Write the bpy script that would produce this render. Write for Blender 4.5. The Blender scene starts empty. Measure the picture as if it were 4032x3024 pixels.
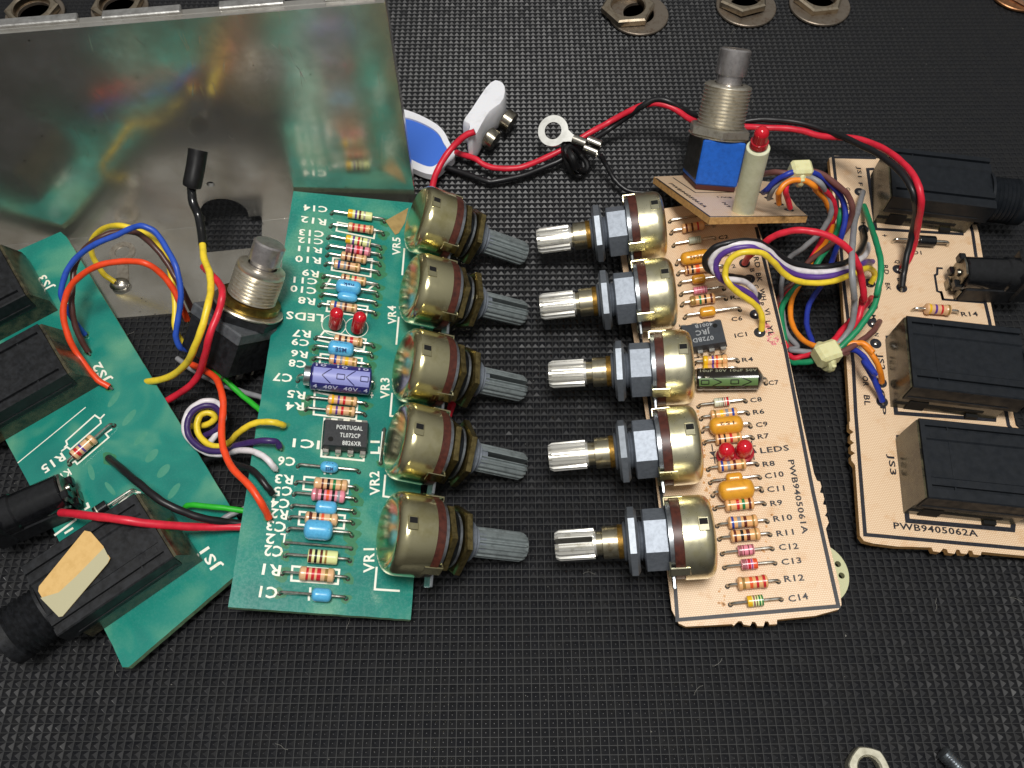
import bpy, math, random
import numpy as np
from mathutils import Vector, Matrix
from mathutils.geometry import tessellate_polygon
random.seed(7)
SC = bpy.context.scene
COL = SC.collection
S = 0.1            # all numbers below are millimetres; one Blender unit is one centimetre

# ------------------------------------------------------------------ camera, world, lamp, exposure
FPX, CX, CY = 3300.0, 2016.0, 1512.0
TH = math.radians(62.6); DIST = 193.0
SN, CS = math.sin(TH), math.cos(TH)
CAM = Vector((0, -DIST*CS, DIST*SN))
cd = bpy.data.cameras.new('camera'); co = bpy.data.objects.new('camera', cd); COL.objects.link(co)
cd.sensor_width = 36; cd.lens = 36*FPX/4032; cd.clip_start = 0.05; cd.clip_end = 500
co.location = CAM*S; co.rotation_euler = (math.pi/2-TH, 0, 0)
SC.camera = co
w = bpy.data.worlds.new('World'); SC.world = w; w.use_nodes = True
nt = w.node_tree; nt.nodes.clear()
tc = nt.nodes.new('ShaderNodeTexCoord'); sx = nt.nodes.new('ShaderNodeSeparateXYZ')
rp = nt.nodes.new('ShaderNodeValToRGB'); bg = nt.nodes.new('ShaderNodeBackground'); wo = nt.nodes.new('ShaderNodeOutputWorld')
nt.links.new(tc.outputs['Generated'], sx.inputs[0]); nt.links.new(sx.outputs['Z'], rp.inputs[0])
nt.links.new(rp.outputs[0], bg.inputs[0]); nt.links.new(bg.outputs[0], wo.inputs[0])
rp.color_ramp.elements[0].position = 0.0; rp.color_ramp.elements[0].color = (0.12, 0.115, 0.11, 1)
rp.color_ramp.elements[1].position = 0.75; rp.color_ramp.elements[1].color = (0.48, 0.48, 0.47, 1)
bg.inputs['Strength'].default_value = 0.62
def area_lamp(name, loc, target, size, power, col):
    l = bpy.data.lights.new(name, 'AREA'); l.shape = 'DISK'; l.size = size; l.energy = power; l.color = col
    o = bpy.data.objects.new(name, l); COL.objects.link(o); o.location = loc
    o.rotation_euler = (Vector(target)-Vector(loc)).to_track_quat('-Z', 'Y').to_euler(); return o
area_lamp('ceiling_lamp', (0, -8.5, 50), (0, 0, 0), 14, 23500, (1.0, 0.975, 0.93))
SC.view_settings.view_transform = 'Standard'; SC.view_settings.look = 'None'
SC.view_settings.exposure = 0.0; SC.view_settings.gamma = 1.0
try: SC.view_settings.use_curve_mapping = False
except Exception: pass
SC.cycles.max_bounces = 8

# ------------------------------------------------------------------ where things stand (measured on the photograph, placed in millimetres)
K1, K2 = 2.074, 2.5925
TILE = {'S':(0,0,K1),'T':(0,800,K1),'U':(0,1500,K1),'V':(0,2000,K1),'A':(900,750,K2),'B':(900,1250,K2),'C':(900,1850,K2),
 'D':(1400,700,K2),'E':(1400,1300,K2),'F':(1400,1800,K2),'G':(2080,700,K2),'H':(2080,1300,K2),'I':(2080,1800,K2),'R':(2480,150,K2),
 'J':(2580,740,K2),'K':(2650,1300,K2),'M':(2650,1850,K2),'N':(3232,540,K2),'O':(3232,1100,K2),'Q':(3232,1600,K2),
 'X':(1900,200,K1),'Y':(900,0,K1),'Z':(0,0,1.0)}
def P(t, x, y):
    a, b, k = TILE[t]; return (a+x/k, b+y/k)
def ray(px, py):
    X = (px-CX)/FPX; Y = -(py-CY)/FPX
    return Vector((X, Y*SN+CS, Y*CS-SN))
def W(p, z=0.0):
    d = ray(*p); t = (z-CAM.z)/d.z; return CAM+d*t
def hit(p, o, n):
    d = ray(*p); t = (o-CAM).dot(n)/d.dot(n); return CAM+d*t
class Frame:
    """a flat surface in the scene: origin o, axes ex, ey, ez (mm)"""
    def __init__(s, o, ex, ey):
        s.o = Vector(o); s.ex = Vector(ex).normalized(); s.ez = s.ex.cross(Vector(ey)).normalized(); s.ey = s.ez.cross(s.ex).normalized()
        s.M = Matrix(((s.ex.x, s.ey.x, s.ez.x, s.o.x), (s.ex.y, s.ey.y, s.ez.y, s.o.y), (s.ex.z, s.ey.z, s.ez.z, s.o.z), (0,0,0,1)))
        s.I = s.M.inverted()
    def loc(s, p, h=0.0):
        v = s.I @ hit(p, s.o+s.ez*h, s.ez); return Vector((v.x, v.y, h))
    def world(s, v): return s.M @ Vector(v)
    def local(s, v): return s.I @ Vector(v)
def pts(spec):
    """'T 690,1070 600,1000 U 10,20' -> photo points"""
    out = []; t = 'Z'
    for tok in spec.split():
        if tok in TILE: t = tok; continue
        v = [float(q) for q in tok.split(',')]
        out.append((P(t, v[0], v[1]), v[2] if len(v) > 2 else None))
    return out

# ------------------------------------------------------------------ materials
def lin(c):
    if isinstance(c, str): c = tuple(int(c[i:i+2], 16)/255 for i in (0, 2, 4))
    return tuple(x/12.92 if x <= .04045 else ((x+.055)/1.055)**2.4 for x in c)+(1,)
MATS = {}
def mat(name, col, rough=.5, metal=0., coat=0., spec=.5, trans=0., noise=None, bump=None, sss=0., ior=1.45, rnoise=None):
    """noise = (scale, colour2, low, high); bump = (scale, strength)"""
    if name in MATS: return MATS[name]
    m = bpy.data.materials.new(name); m.use_nodes = True; n = m.node_tree.nodes; L = m.node_tree.links
    b = n['Principled BSDF']; c = lin(col)
    b.inputs['Base Color'].default_value = c; b.inputs['Roughness'].default_value = rough; b.inputs['Metallic'].default_value = metal
    b.inputs['Coat Weight'].default_value = coat; b.inputs['Coat Roughness'].default_value = .15
    b.inputs['Specular IOR Level'].default_value = spec; b.inputs['Transmission Weight'].default_value = trans; b.inputs['IOR'].default_value = ior
    if sss: b.inputs['Subsurface Weight'].default_value = sss; b.inputs['Subsurface Radius'].default_value = (.1, .08, .06)
    t = n.new('ShaderNodeTexCoord')
    if noise:
        no = n.new('ShaderNodeTexNoise'); no.inputs['Scale'].default_value = noise[0]; no.inputs['Detail'].default_value = 6; no.inputs['Roughness'].default_value = .65
        L.new(t.outputs['Object'], no.inputs['Vector'])
        r = n.new('ShaderNodeValToRGB'); L.new(no.outputs[0], r.inputs[0])
        r.color_ramp.elements[0].position = noise[2]; r.color_ramp.elements[0].color = c
        r.color_ramp.elements[1].position = noise[3]; r.color_ramp.elements[1].color = lin(noise[1])
        L.new(r.outputs[0], b.inputs['Base Color'])
    if rnoise:
        no = n.new('ShaderNodeTexNoise'); no.inputs['Scale'].default_value = rnoise[0]; no.inputs['Detail'].default_value = 5
        L.new(t.outputs['Object'], no.inputs['Vector'])
        mr = n.new('ShaderNodeMapRange'); mr.inputs['From Min'].default_value = .3; mr.inputs['From Max'].default_value = .7
        mr.inputs['To Min'].default_value = rnoise[1]; mr.inputs['To Max'].default_value = rnoise[2]
        L.new(no.outputs[0], mr.inputs['Value']); L.new(mr.outputs[0], b.inputs['Roughness'])
    if bump:
        no = n.new('ShaderNodeTexNoise'); no.inputs['Scale'].default_value = bump[0]; no.inputs['Detail'].default_value = 4
        L.new(t.outputs['Object'], no.inputs['Vector'])
        bu = n.new('ShaderNodeBump'); bu.inputs['Strength'].default_value = bump[1]; bu.inputs['Distance'].default_value = .01
        L.new(no.outputs[0], bu.inputs['Height']); L.new(bu.outputs[0], b.inputs['Normal'])
    MATS[name] = m; return m
def plastic(name, col, rough=.35, **k): return mat(name, col, rough, noise=(9, tuple(x*.86 for x in (tuple(int(col[i:i+2],16)/255 for i in (0,2,4)))), .45, .75), **k)
def weave(name, c1, c2, stain, scale):
    """printed circuit laminate: woven cells under a glossy skin, with scattered flux stains"""
    m = mat(name, c1, .38, coat=.25); n = m.node_tree.nodes; L = m.node_tree.links; b = n['Principled BSDF']
    t = n.new('ShaderNodeTexCoord')
    br = n.new('ShaderNodeTexBrick'); br.offset = 0.5; br.inputs['Scale'].default_value = scale
    br.inputs['Color1'].default_value = lin(c1); br.inputs['Color2'].default_value = lin(c1); br.inputs['Mortar'].default_value = lin(c2)
    br.inputs['Mortar Size'].default_value = .12; br.inputs['Mortar Smooth'].default_value = .9; br.inputs['Brick Width'].default_value = .62; br.inputs['Row Height'].default_value = .5
    L.new(t.outputs['Object'], br.inputs['Vector'])
    no = n.new('ShaderNodeTexNoise'); no.inputs['Scale'].default_value = 1.6; no.inputs['Detail'].default_value = 8; no.inputs['Roughness'].default_value = .75
    L.new(t.outputs['Object'], no.inputs['Vector'])
    mr = n.new('ShaderNodeMapRange'); mr.inputs['From Min'].default_value = .52; mr.inputs['From Max'].default_value = .8; L.new(no.outputs[0], mr.inputs['Value'])
    mx = n.new('ShaderNodeMix'); mx.data_type = 'RGBA'; L.new(mr.outputs[0], mx.inputs['Factor']); L.new(br.outputs['Color'], mx.inputs['A']); mx.inputs['B'].default_value = lin(stain)
    L.new(mx.outputs['Result'], b.inputs['Base Color'])
    no2 = n.new('ShaderNodeTexNoise'); no2.inputs['Scale'].default_value = 25; L.new(t.outputs['Object'], no2.inputs['Vector'])
    bu = n.new('ShaderNodeBump'); bu.inputs['Strength'].default_value = .12; bu.inputs['Distance'].default_value = .01; L.new(no2.outputs[0], bu.inputs['Height']); L.new(bu.outputs[0], b.inputs['Normal'])
    return m
def green_laminate():
    m = mat('green_solder_mask', '1E7F6C', .2, coat=.4, spec=.6); n = m.node_tree.nodes; L = m.node_tree.links; b = n['Principled BSDF']
    t = n.new('ShaderNodeTexCoord')
    a = n.new('ShaderNodeTexNoise'); a.inputs['Scale'].default_value = .9; a.inputs['Detail'].default_value = 2; a.inputs['Distortion'].default_value = .5
    L.new(t.outputs['Object'], a.inputs['Vector'])
    r = n.new('ShaderNodeValToRGB'); L.new(a.outputs[0], r.inputs[0]); e = r.color_ramp.elements
    e[0].position = .3; e[0].color = lin('12746A'); e[1].position = .72; e[1].color = lin('5B9C80')
    x = e.new(.5); x.color = lin('1C8274')
    d = n.new('ShaderNodeTexNoise'); d.inputs['Scale'].default_value = 14; d.inputs['Detail'].default_value = 8; d.inputs['Roughness'].default_value = .8
    L.new(t.outputs['Object'], d.inputs['Vector'])
    mr = n.new('ShaderNodeMapRange'); mr.inputs['From Min'].default_value = .62; mr.inputs['From Max'].default_value = .78; mr.inputs['To Max'].default_value = .45; L.new(d.outputs[0], mr.inputs['Value'])
    mx = n.new('ShaderNodeMix'); mx.data_type = 'RGBA'; L.new(mr.outputs[0], mx.inputs['Factor']); L.new(r.outputs[0], mx.inputs['A']); mx.inputs['B'].default_value = lin('7FA98A')
    L.new(mx.outputs['Result'], b.inputs['Base Color'])
    m2 = n.new('ShaderNodeMapRange'); m2.inputs['From Min'].default_value = .4; m2.inputs['From Max'].default_value = .7; m2.inputs['To Min'].default_value = .18; m2.inputs['To Max'].default_value = .42
    L.new(d.outputs[0], m2.inputs['Value']); L.new(m2.outputs[0], b.inputs['Roughness'])
    return m
def chassis_metal():
    m = mat('worn_aluminium', 'CCCAC4', .25, metal=.88); n = m.node_tree.nodes; L = m.node_tree.links; b = n['Principled BSDF']
    t = n.new('ShaderNodeTexCoord')
    a = n.new('ShaderNodeTexNoise'); a.inputs['Scale'].default_value = .8; a.inputs['Detail'].default_value = 9; a.inputs['Roughness'].default_value = .7
    L.new(t.outputs['Object'], a.inputs['Vector'])
    mr = n.new('ShaderNodeMapRange'); mr.inputs['From Min'].default_value = .35; mr.inputs['From Max'].default_value = .7; mr.inputs['To Min'].default_value = .13; mr.inputs['To Max'].default_value = .27
    L.new(a.outputs[0], mr.inputs['Value']); L.new(mr.outputs[0], b.inputs['Roughness'])
    v = n.new('ShaderNodeTexVoronoi'); v.inputs['Scale'].default_value = 2.6; L.new(t.outputs['Object'], v.inputs['Vector'])
    w2 = n.new('ShaderNodeTexNoise'); w2.inputs['Scale'].default_value = 6; L.new(t.outputs['Object'], w2.inputs['Vector'])
    ad = n.new('ShaderNodeMath'); ad.operation = 'MULTIPLY_ADD'; L.new(w2.outputs[0], ad.inputs[0]); ad.inputs[1].default_value = .12; L.new(v.outputs['Distance'], ad.inputs[2])
    sp = n.new('ShaderNodeMapRange'); sp.inputs['From Min'].default_value = .085; sp.inputs['From Max'].default_value = .105; L.new(ad.outputs[0], sp.inputs['Value'])
    mx = n.new('ShaderNodeMix'); mx.data_type = 'RGBA'; L.new(sp.outputs[0], mx.inputs['Factor']); mx.inputs['A'].default_value = lin('3A3226')
    gr = n.new('ShaderNodeValToRGB'); L.new(a.outputs[0], gr.inputs[0]); gr.color_ramp.elements[0].position=.3; gr.color_ramp.elements[0].color = lin('E0DED8'); gr.color_ramp.elements[1].position=.75; gr.color_ramp.elements[1].color = lin('ABA59A')
    L.new(gr.outputs[0], mx.inputs['B']); L.new(mx.outputs['Result'], b.inputs['Base Color'])
    bn = n.new('ShaderNodeTexNoise'); bn.inputs['Scale'].default_value = 5; bn.inputs['Detail'].default_value = 3; mp = n.new('ShaderNodeMapping'); mp.inputs['Scale'].default_value = (.15, 3, .15)
    L.new(t.outputs['Object'], mp.inputs[0]); L.new(mp.outputs[0], bn.inputs['Vector'])
    bu = n.new('ShaderNodeBump'); bu.inputs['Strength'].default_value = .04; bu.inputs['Distance'].default_value = .02; L.new(a.outputs[0], bu.inputs['Height'])
    # hairline scratches, each a thin short line in a random direction
    sc = n.new('ShaderNodeTexVoronoi'); sc.feature = 'DISTANCE_TO_EDGE'; sc.inputs['Scale'].default_value = 1.1; ms = n.new('ShaderNodeMapping'); ms.inputs['Scale'].default_value = (2.6, .5, 1); ms.inputs['Rotation'].default_value = (0, 0, .5)
    dn = n.new('ShaderNodeTexNoise'); dn.inputs['Scale'].default_value = 2.2; dn.inputs['Detail'].default_value = 3; L.new(t.outputs['Object'], dn.inputs['Vector'])
    L.new(t.outputs['Object'], ms.inputs[0]); L.new(ms.outputs[0], sc.inputs['Vector'])
    s1 = n.new('ShaderNodeMapRange'); s1.inputs['From Min'].default_value = .0; s1.inputs['From Max'].default_value = .012; s1.inputs['To Min'].default_value = 1; s1.inputs['To Max'].default_value = 0; L.new(sc.outputs['Distance'], s1.inputs['Value'])
    s2 = n.new('ShaderNodeMath'); s2.operation = 'MULTIPLY'; L.new(s1.outputs[0], s2.inputs[0])
    s3 = n.new('ShaderNodeMapRange'); s3.inputs['From Min'].default_value = .5; s3.inputs['From Max'].default_value = .62; L.new(dn.outputs[0], s3.inputs['Value']); L.new(s3.outputs[0], s2.inputs[1])
    b2 = n.new('ShaderNodeBump'); b2.inputs['Strength'].default_value = .12; b2.inputs['Distance'].default_value = .01; L.new(s2.outputs[0], b2.inputs['Height']); L.new(bu.outputs[0], b2.inputs['Normal'])
    L.new(b2.outputs[0], b.inputs['Normal'])
    return m
M_GREEN = green_laminate()
M_GEDGE = mat('green_board_edge', '8FB08A', .55, noise=(8, '5F8A5F', .4, .7))
M_CREAM = weave('cream_laminate', 'ECD3B4', 'CFA982', 'C9965F', 13)
M_CEDGE = mat('paper_laminate_edge', 'C79A5E', .7, noise=(12, '9A7040', .4, .7), bump=(30, .4))
M_CHAS = chassis_metal()
M_WHITE_INK = mat('white_silkscreen', 'F1F0E2', .5, noise=(4, 'E2D9A8', .55, .75))
M_BLACK_INK = mat('black_silkscreen', '1C1D24', .45, noise=(20, '34353C', .45, .7))
M_TIN = mat('tinned_copper', 'C9C6BE', .28, metal=1, noise=(14, '8E8678', .4, .75))
M_HOLE = mat('solder_hole_dark', '231D12', .55)  # dark brown tone of the flat discs that mark the lead holes
M_BRASSY = mat('yellow_passivated_shell', 'E2DAAE', .2, metal=1, noise=(1.6, 'B9AD6C', .5, .85), rnoise=(7, .15, .24))
M_SHELL_R = mat('bright_passivated_shell', 'E4DEBE', .22, metal=1, noise=(1.2, 'D3C67C', .5, .8), rnoise=(9, .26, .33))
M_PHEN = mat('brown_phenolic', '52291F', .4, noise=(9, '331813', .4, .7))
M_ZINC = mat('dull_zinc', '878E98', .48, metal=.5, noise=(12, '747A83', .4, .7))
M_PLATE = mat('zinc_plate', 'AEB4B8', .34, metal=1, noise=(8, '84878C', .4, .7))
M_BRASSNUT = mat('aged_brass_nut', '9A8A5C', .36, metal=1, noise=(10, '5F5438', .4, .7))
M_DKNUT = mat('dull_hex_nut', '868C94', .42, metal=.55, noise=(10, '767C83', .4, .7))
M_SHAFT_L = mat('grey_shaft', '8E9798', .42, metal=.5, noise=(7, '6B7273', .45, .75))
M_SHAFT_R = mat('bright_shaft', 'EDEBE4', .3, metal=.85, noise=(7, 'B9B4A3', .55, .8))
M_COLLAR = mat('worn_collar', 'BDB59C', .32, metal=1, noise=(8, '7A5F2C', .52, .78))
M_RUST = mat('rusty_ring', '8A6A2E', .5, metal=.8, noise=(14, '4E3A18', .4, .7))
M_DARK = mat('matt_black', '050505', .8)
M_BLACKP = mat('black_moulded_plastic', '141517', .46, spec=.4, rnoise=(5, .36, .62), noise=(10, '232529', .4, .7), bump=(40, .15))
M_JACK_R = mat('blue_black_plastic', '14181D', .48, spec=.35, rnoise=(5, .38, .62), noise=(8, '1A1E24', .4, .7), bump=(40, .15))
M_GLOSSK = mat('glossy_black_plastic', '101113', .2, coat=.3, noise=(10, '1A1B1E', .4, .7))
M_SMOKE = mat('smoky_clear_plastic', '5A553F', .25, coat=.3, trans=.25, noise=(4, '24211A', .4, .65))
M_NICKEL = mat('dusty_nickel', 'D6D0C2', .33, metal=.9, noise=(9, 'A2977E', .5, .8))
M_CHROME = mat('worn_chrome', 'D2CDCC', .28, metal=.9, noise=(7, 'A9A3A2', .45, .75))
M_LED = mat('red_epoxy', 'E31C30', .12, trans=.3, coat=.4, ior=1.5)
M_LEDB = mat('red_epoxy_base', 'B81F2C', .2, trans=.3, coat=.3, ior=1.5)
M_NYLON = mat('natural_nylon', 'DCD9A8', .42, sss=.25, noise=(7, 'CBC48A', .45, .75))
M_MILK = mat('milky_spacer', 'DADCC0', .42, sss=.3, noise=(5, 'C9CBA8', .4, .7))
M_TAPE = mat('masking_tape', 'D8B272', .75, noise=(5, 'C7A05F', .45, .75), bump=(25, .4))
M_TAPE2 = mat('tape_patch', 'A58B57', .7, noise=(6, '8F7747', .4, .7))

# ------------------------------------------------------------------ mesh tools
class MB:
    def __init__(s): s.v = []; s.f = []; s.m = []
    def add(s, vs, fs, mi=0, M=None):
        o = len(s.v)
        for v in vs:
            v = Vector(v); s.v.append(M @ v if M else v)
        for f in fs: s.f.append(tuple(i+o for i in f)); s.m.append(mi)
    def box(s, x0, x1, y0, y1, z0, z1, mi=0, M=None, bev=0.0):
        if bev > 0:
            b = min(bev, (x1-x0)/2.01, (y1-y0)/2.01, (z1-z0)/2.01); vs = []; idx = {}
            for i, (X, sx_) in enumerate(((x0, 1), (x1, -1))):
                for j, (Y, sy_) in enumerate(((y0, 1), (y1, -1))):
                    for k, (Z, sz_) in enumerate(((z0, 1), (z1, -1))):
                        for a in range(3):
                            idx[i, j, k, a] = len(vs)
                            vs.append((X+(0 if a == 0 else b*sx_), Y+(0 if a == 1 else b*sy_), Z+(0 if a == 2 else b*sz_)))
            fs = []
            for i in (0, 1):
                fs.append([idx[i,0,0,0], idx[i,1,0,0], idx[i,1,1,0], idx[i,0,1,0]]); fs.append([idx[0,i,0,1], idx[1,i,0,1], idx[1,i,1,1], idx[0,i,1,1]]); fs.append([idx[0,0,i,2], idx[1,0,i,2], idx[1,1,i,2], idx[0,1,i,2]])
                for j in (0, 1):
                    fs.append([idx[i,j,0,0], idx[i,j,1,0], idx[i,j,1,1], idx[i,j,0,1]]); fs.append([idx[i,0,j,0], idx[i,1,j,0], idx[i,1,j,2], idx[i,0,j,2]]); fs.append([idx[0,i,j,1], idx[1,i,j,1], idx[1,i,j,2], idx[0,i,j,2]])
                    for k in (0, 1): fs.append([idx[i,j,k,0], idx[i,j,k,1], idx[i,j,k,2]])
            c = Vector(((x0+x1)/2, (y0+y1)/2, (z0+z1)/2)); g = []
            for f in fs:
                p = [Vector(vs[i]) for i in f]; nn = (p[1]-p[0]).cross(p[2]-p[0]); cc = sum(p, Vector())/len(p)
                g.append(tuple(f) if nn.dot(cc-c) > 0 else tuple(reversed(f)))
            s.add(vs, g, mi, M); return
        vs = [(x0,y0,z0),(x1,y0,z0),(x1,y1,z0),(x0,y1,z0),(x0,y0,z1),(x1,y0,z1),(x1,y1,z1),(x0,y1,z1)]
        s.add(vs, [(3,2,1,0),(4,5,6,7),(0,1,5,4),(1,2,6,5),(2,3,7,6),(3,0,4,7)], mi, M)
    def lathe(s, prof, M, seg=24, mats=None, phase=0.0, ribs=None, scale_y=1.0):
        """profile [(t, r)] about the local z axis of M; mats gives a material per profile span"""
        n = len(prof); o = len(s.v); cap0 = prof[0][1] > 1e-6; cap1 = prof[-1][1] > 1e-6
        for t, r in prof:
            for k in range(seg):
                a = phase+2*math.pi*k/seg
                s.v.append(M @ Vector((r*math.cos(a), r*scale_y*math.sin(a), t)))
        for i in range(n-1):
            mi = mats[i] if mats else 0
            for k in range(seg):
                a, b = o+i*seg+k, o+i*seg+(k+1) % seg
                s.f.append((a, b, b+seg, a+seg)); s.m.append(mi)
        if cap0: s.f.append(tuple(o+k for k in reversed(range(seg)))); s.m.append(mats[0] if mats else 0)
        if cap1: s.f.append(tuple(o+(n-1)*seg+k for k in range(seg))); s.m.append(mats[-1] if mats else 0)
    def tube(s, path, r, seg=8, mi=0, rr=None):
        path = [Vector(p) for p in path]; n = len(path); o = len(s.v)
        t0 = (path[1]-path[0]).normalized(); nrm = t0.orthogonal().normalized()
        for i, p in enumerate(path):
            t = (path[min(i+1, n-1)]-path[max(i-1, 0)]).normalized()
            nrm = (nrm-t*nrm.dot(t)).normalized(); b = t.cross(nrm); R_ = rr[i] if rr else r
            for k in range(seg):
                a = 2*math.pi*k/seg; s.v.append(p+(nrm*math.cos(a)+b*math.sin(a))*R_)
        for i in range(n-1):
            for k in range(seg):
                a, b = o+i*seg+k, o+i*seg+(k+1) % seg
                s.f.append((a, b, b+seg, a+seg)); s.m.append(mi)
        s.f.append(tuple(o+k for k in reversed(range(seg)))); s.m.append(mi); s.f.append(tuple(o+(n-1)*seg+k for k in range(seg))); s.m.append(mi)
    def prism(s, loops, z0, z1, mi=0, mside=None, M=None):
        """first loop outer, others holes (local xy), extruded from z0 to z1"""
        loops = [[Vector((p[0], p[1], 0)) for p in l] for l in loops]; mside = mi if mside is None else mside
        tris = tessellate_polygon(loops); flat = [p for l in loops for p in l]; n = len(flat)
        vs = [(p.x, p.y, z1) for p in flat]+[(p.x, p.y, z0) for p in flat]; fs = []; ms = []
        for t in tris:
            a, b, c = (flat[i] for i in t)
            if (b-a).cross(c-a).z < 0: t = (t[0], t[2], t[1])
            fs.append(tuple(t)); fs.append((t[0]+n, t[2]+n, t[1]+n))
        s.add(vs, fs, mi, M); base = len(s.v)-2*n; k0 = 0
        for li, l in enumerate(loops):
            m_ = len(l); area = sum(l[i].x*l[(i+1) % m_].y-l[(i+1) % m_].x*l[i].y for i in range(m_))
            flip = (area < 0) != (li > 0)
            for i in range(m_):
                a, b = base+k0+i, base+k0+(i+1) % m_
                q = (a, a+n, b+n, b); s.f.append(tuple(reversed(q)) if flip else q); s.m.append(mside)
            k0 += m_
    def strip(s, line, w_, z=.05, closed=False, mi=0):
        """a flat printed line with mitred corners"""
        L_ = [Vector((p[0], p[1], 0)) for p in line]; n = len(L_); o = len(s.v)
        for i in range(n):
            if closed: a, b = L_[i]-L_[i-1], L_[(i+1) % n]-L_[i]
            else: a = L_[i]-L_[i-1] if i else L_[1]-L_[0]; b = L_[i+1]-L_[i] if i < n-1 else L_[i]-L_[i-1]
            a = a.normalized(); b = b.normalized(); na = Vector((-a.y, a.x, 0)); nb = Vector((-b.y, b.x, 0)); m_ = (na+nb).normalized(); k = w_/2/max(.35, m_.dot(na))
            s.v.append(L_[i]+m_*k+Vector((0,0,z))); s.v.append(L_[i]-m_*k+Vector((0,0,z)))
        for i in range(n if closed else n-1):
            a = o+2*i; b = o+2*((i+1) % n); s.f.append((a, a+1, b+1, b)); s.m.append(mi)
def mesh(name, mb, mats, angle=35):
    me = bpy.data.meshes.new(name); me.from_pydata([tuple(v*S) for v in mb.v], [], mb.f)
    for m in (mats if isinstance(mats, (list, tuple)) else [mats]): me.materials.append(m)
    me.polygons.foreach_set('material_index', mb.m); me.update()
    me.polygons.foreach_set('use_smooth', [True]*len(me.polygons))
    try: me.set_sharp_from_angle(angle=math.radians(angle))
    except Exception: pass
    return me
def part(name, mb, mats, parent, label=None, kind=None, angle=35):
    o = bpy.data.objects.new(name, mesh(name, mb, mats, angle)); COL.objects.link(o); o.parent = parent
    if label: o['label'] = label
    if kind: o['kind'] = kind
    return o
def tag(o, label, cat, group=None):
    o['label'] = label; o['category'] = cat
    if group: o['group'] = group
    return o
def thing(name, frame, label, cat, group=None):
    o = bpy.data.objects.new(name, None); COL.objects.link(o); o.empty_display_size = .3
    M = frame.M.copy(); M.translation = M.translation*S; o.matrix_world = M; return tag(o, label, cat, group)
def solo(name, mb, mats, label, cat, group=None, angle=35, base=None):
    """a thing that is a single mesh given in world millimetres; its origin is put at its base"""
    b = Vector(base) if base is not None else Vector((sum(v.x for v in mb.v)/len(mb.v), sum(v.y for v in mb.v)/len(mb.v), min(v.z for v in mb.v)))
    mb.v = [v-b for v in mb.v]; o = bpy.data.objects.new(name, mesh(name, mb, mats, angle)); COL.objects.link(o); o.location = b*S
    return tag(o, label, cat, group)
def axisM(a, b, up=(0, 0, 1), origin=None):
    """matrix whose z runs from a to b and whose x looks towards up"""
    a, b = Vector(a), Vector(b); z = (b-a).normalized(); x = Vector(up)-z*Vector(up).dot(z)
    if x.length < 1e-4: x = z.orthogonal()
    x.normalize(); y = z.cross(x); o = a if origin is None else Vector(origin)
    return Matrix(((x.x,y.x,z.x,o.x),(x.y,y.y,z.y,o.y),(x.z,y.z,z.z,o.z),(0,0,0,1)))
def spline(p, n=8):
    p = [Vector(q) for q in p]; q = [p[0]*2-p[1]]+p+[p[-1]*2-p[-2]]; out = []
    for i in range(1, len(q)-2):
        a, b, c, d = q[i-1:i+3]
        for k in range(n):
            t = k/n; out.append(.5*((2*b)+(c-a)*t+(2*a-5*b+4*c-d)*t*t+(3*b-a-3*c+d)*t*t*t))
    out.append(p[-1]); return out
_txt = {}
def glyphs(s_):
    if s_ in _txt: return _txt[s_]
    c = bpy.data.curves.new('lettering', 'FONT'); c.body = s_; c.size = 1; c.offset = .022; c.resolution_u = 2; c.space_character = 1.1
    o = bpy.data.objects.new('lettering', c); me = bpy.data.meshes.new_from_object(o)
    r = ([tuple(v.co) for v in me.vertices], [tuple(p.vertices) for p in me.polygons]); bpy.data.objects.remove(o); bpy.data.curves.remove(c); bpy.data.meshes.remove(me)
    _txt[s_] = r; return r
def letters(mb, s_, a, b, h, z=.06, flip=False, mi=0):
    """write s_ from a to b (local xy of the baseline), capitals h high"""
    vs, fs = glyphs(s_); x0 = min(v[0] for v in vs); x1 = max(v[0] for v in vs)
    a = Vector((a[0], a[1])); b = Vector((b[0], b[1])); d = b-a; n = Vector((-d.y, d.x)).normalized()
    if flip: n = -n
    out = []
    for v in vs:
        u = (v[0]-x0)/(x1-x0); q = a+d*u+n*(v[1]/.70*h); out.append((q.x, q.y, z))
    mb.add(out, fs, mi)
def rounded(cx, cy, r, n=16, a0=0): return [(cx+r*math.cos(a0+2*math.pi*k/n), cy+r*math.sin(a0+2*math.pi*k/n)) for k in range(n)]

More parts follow.
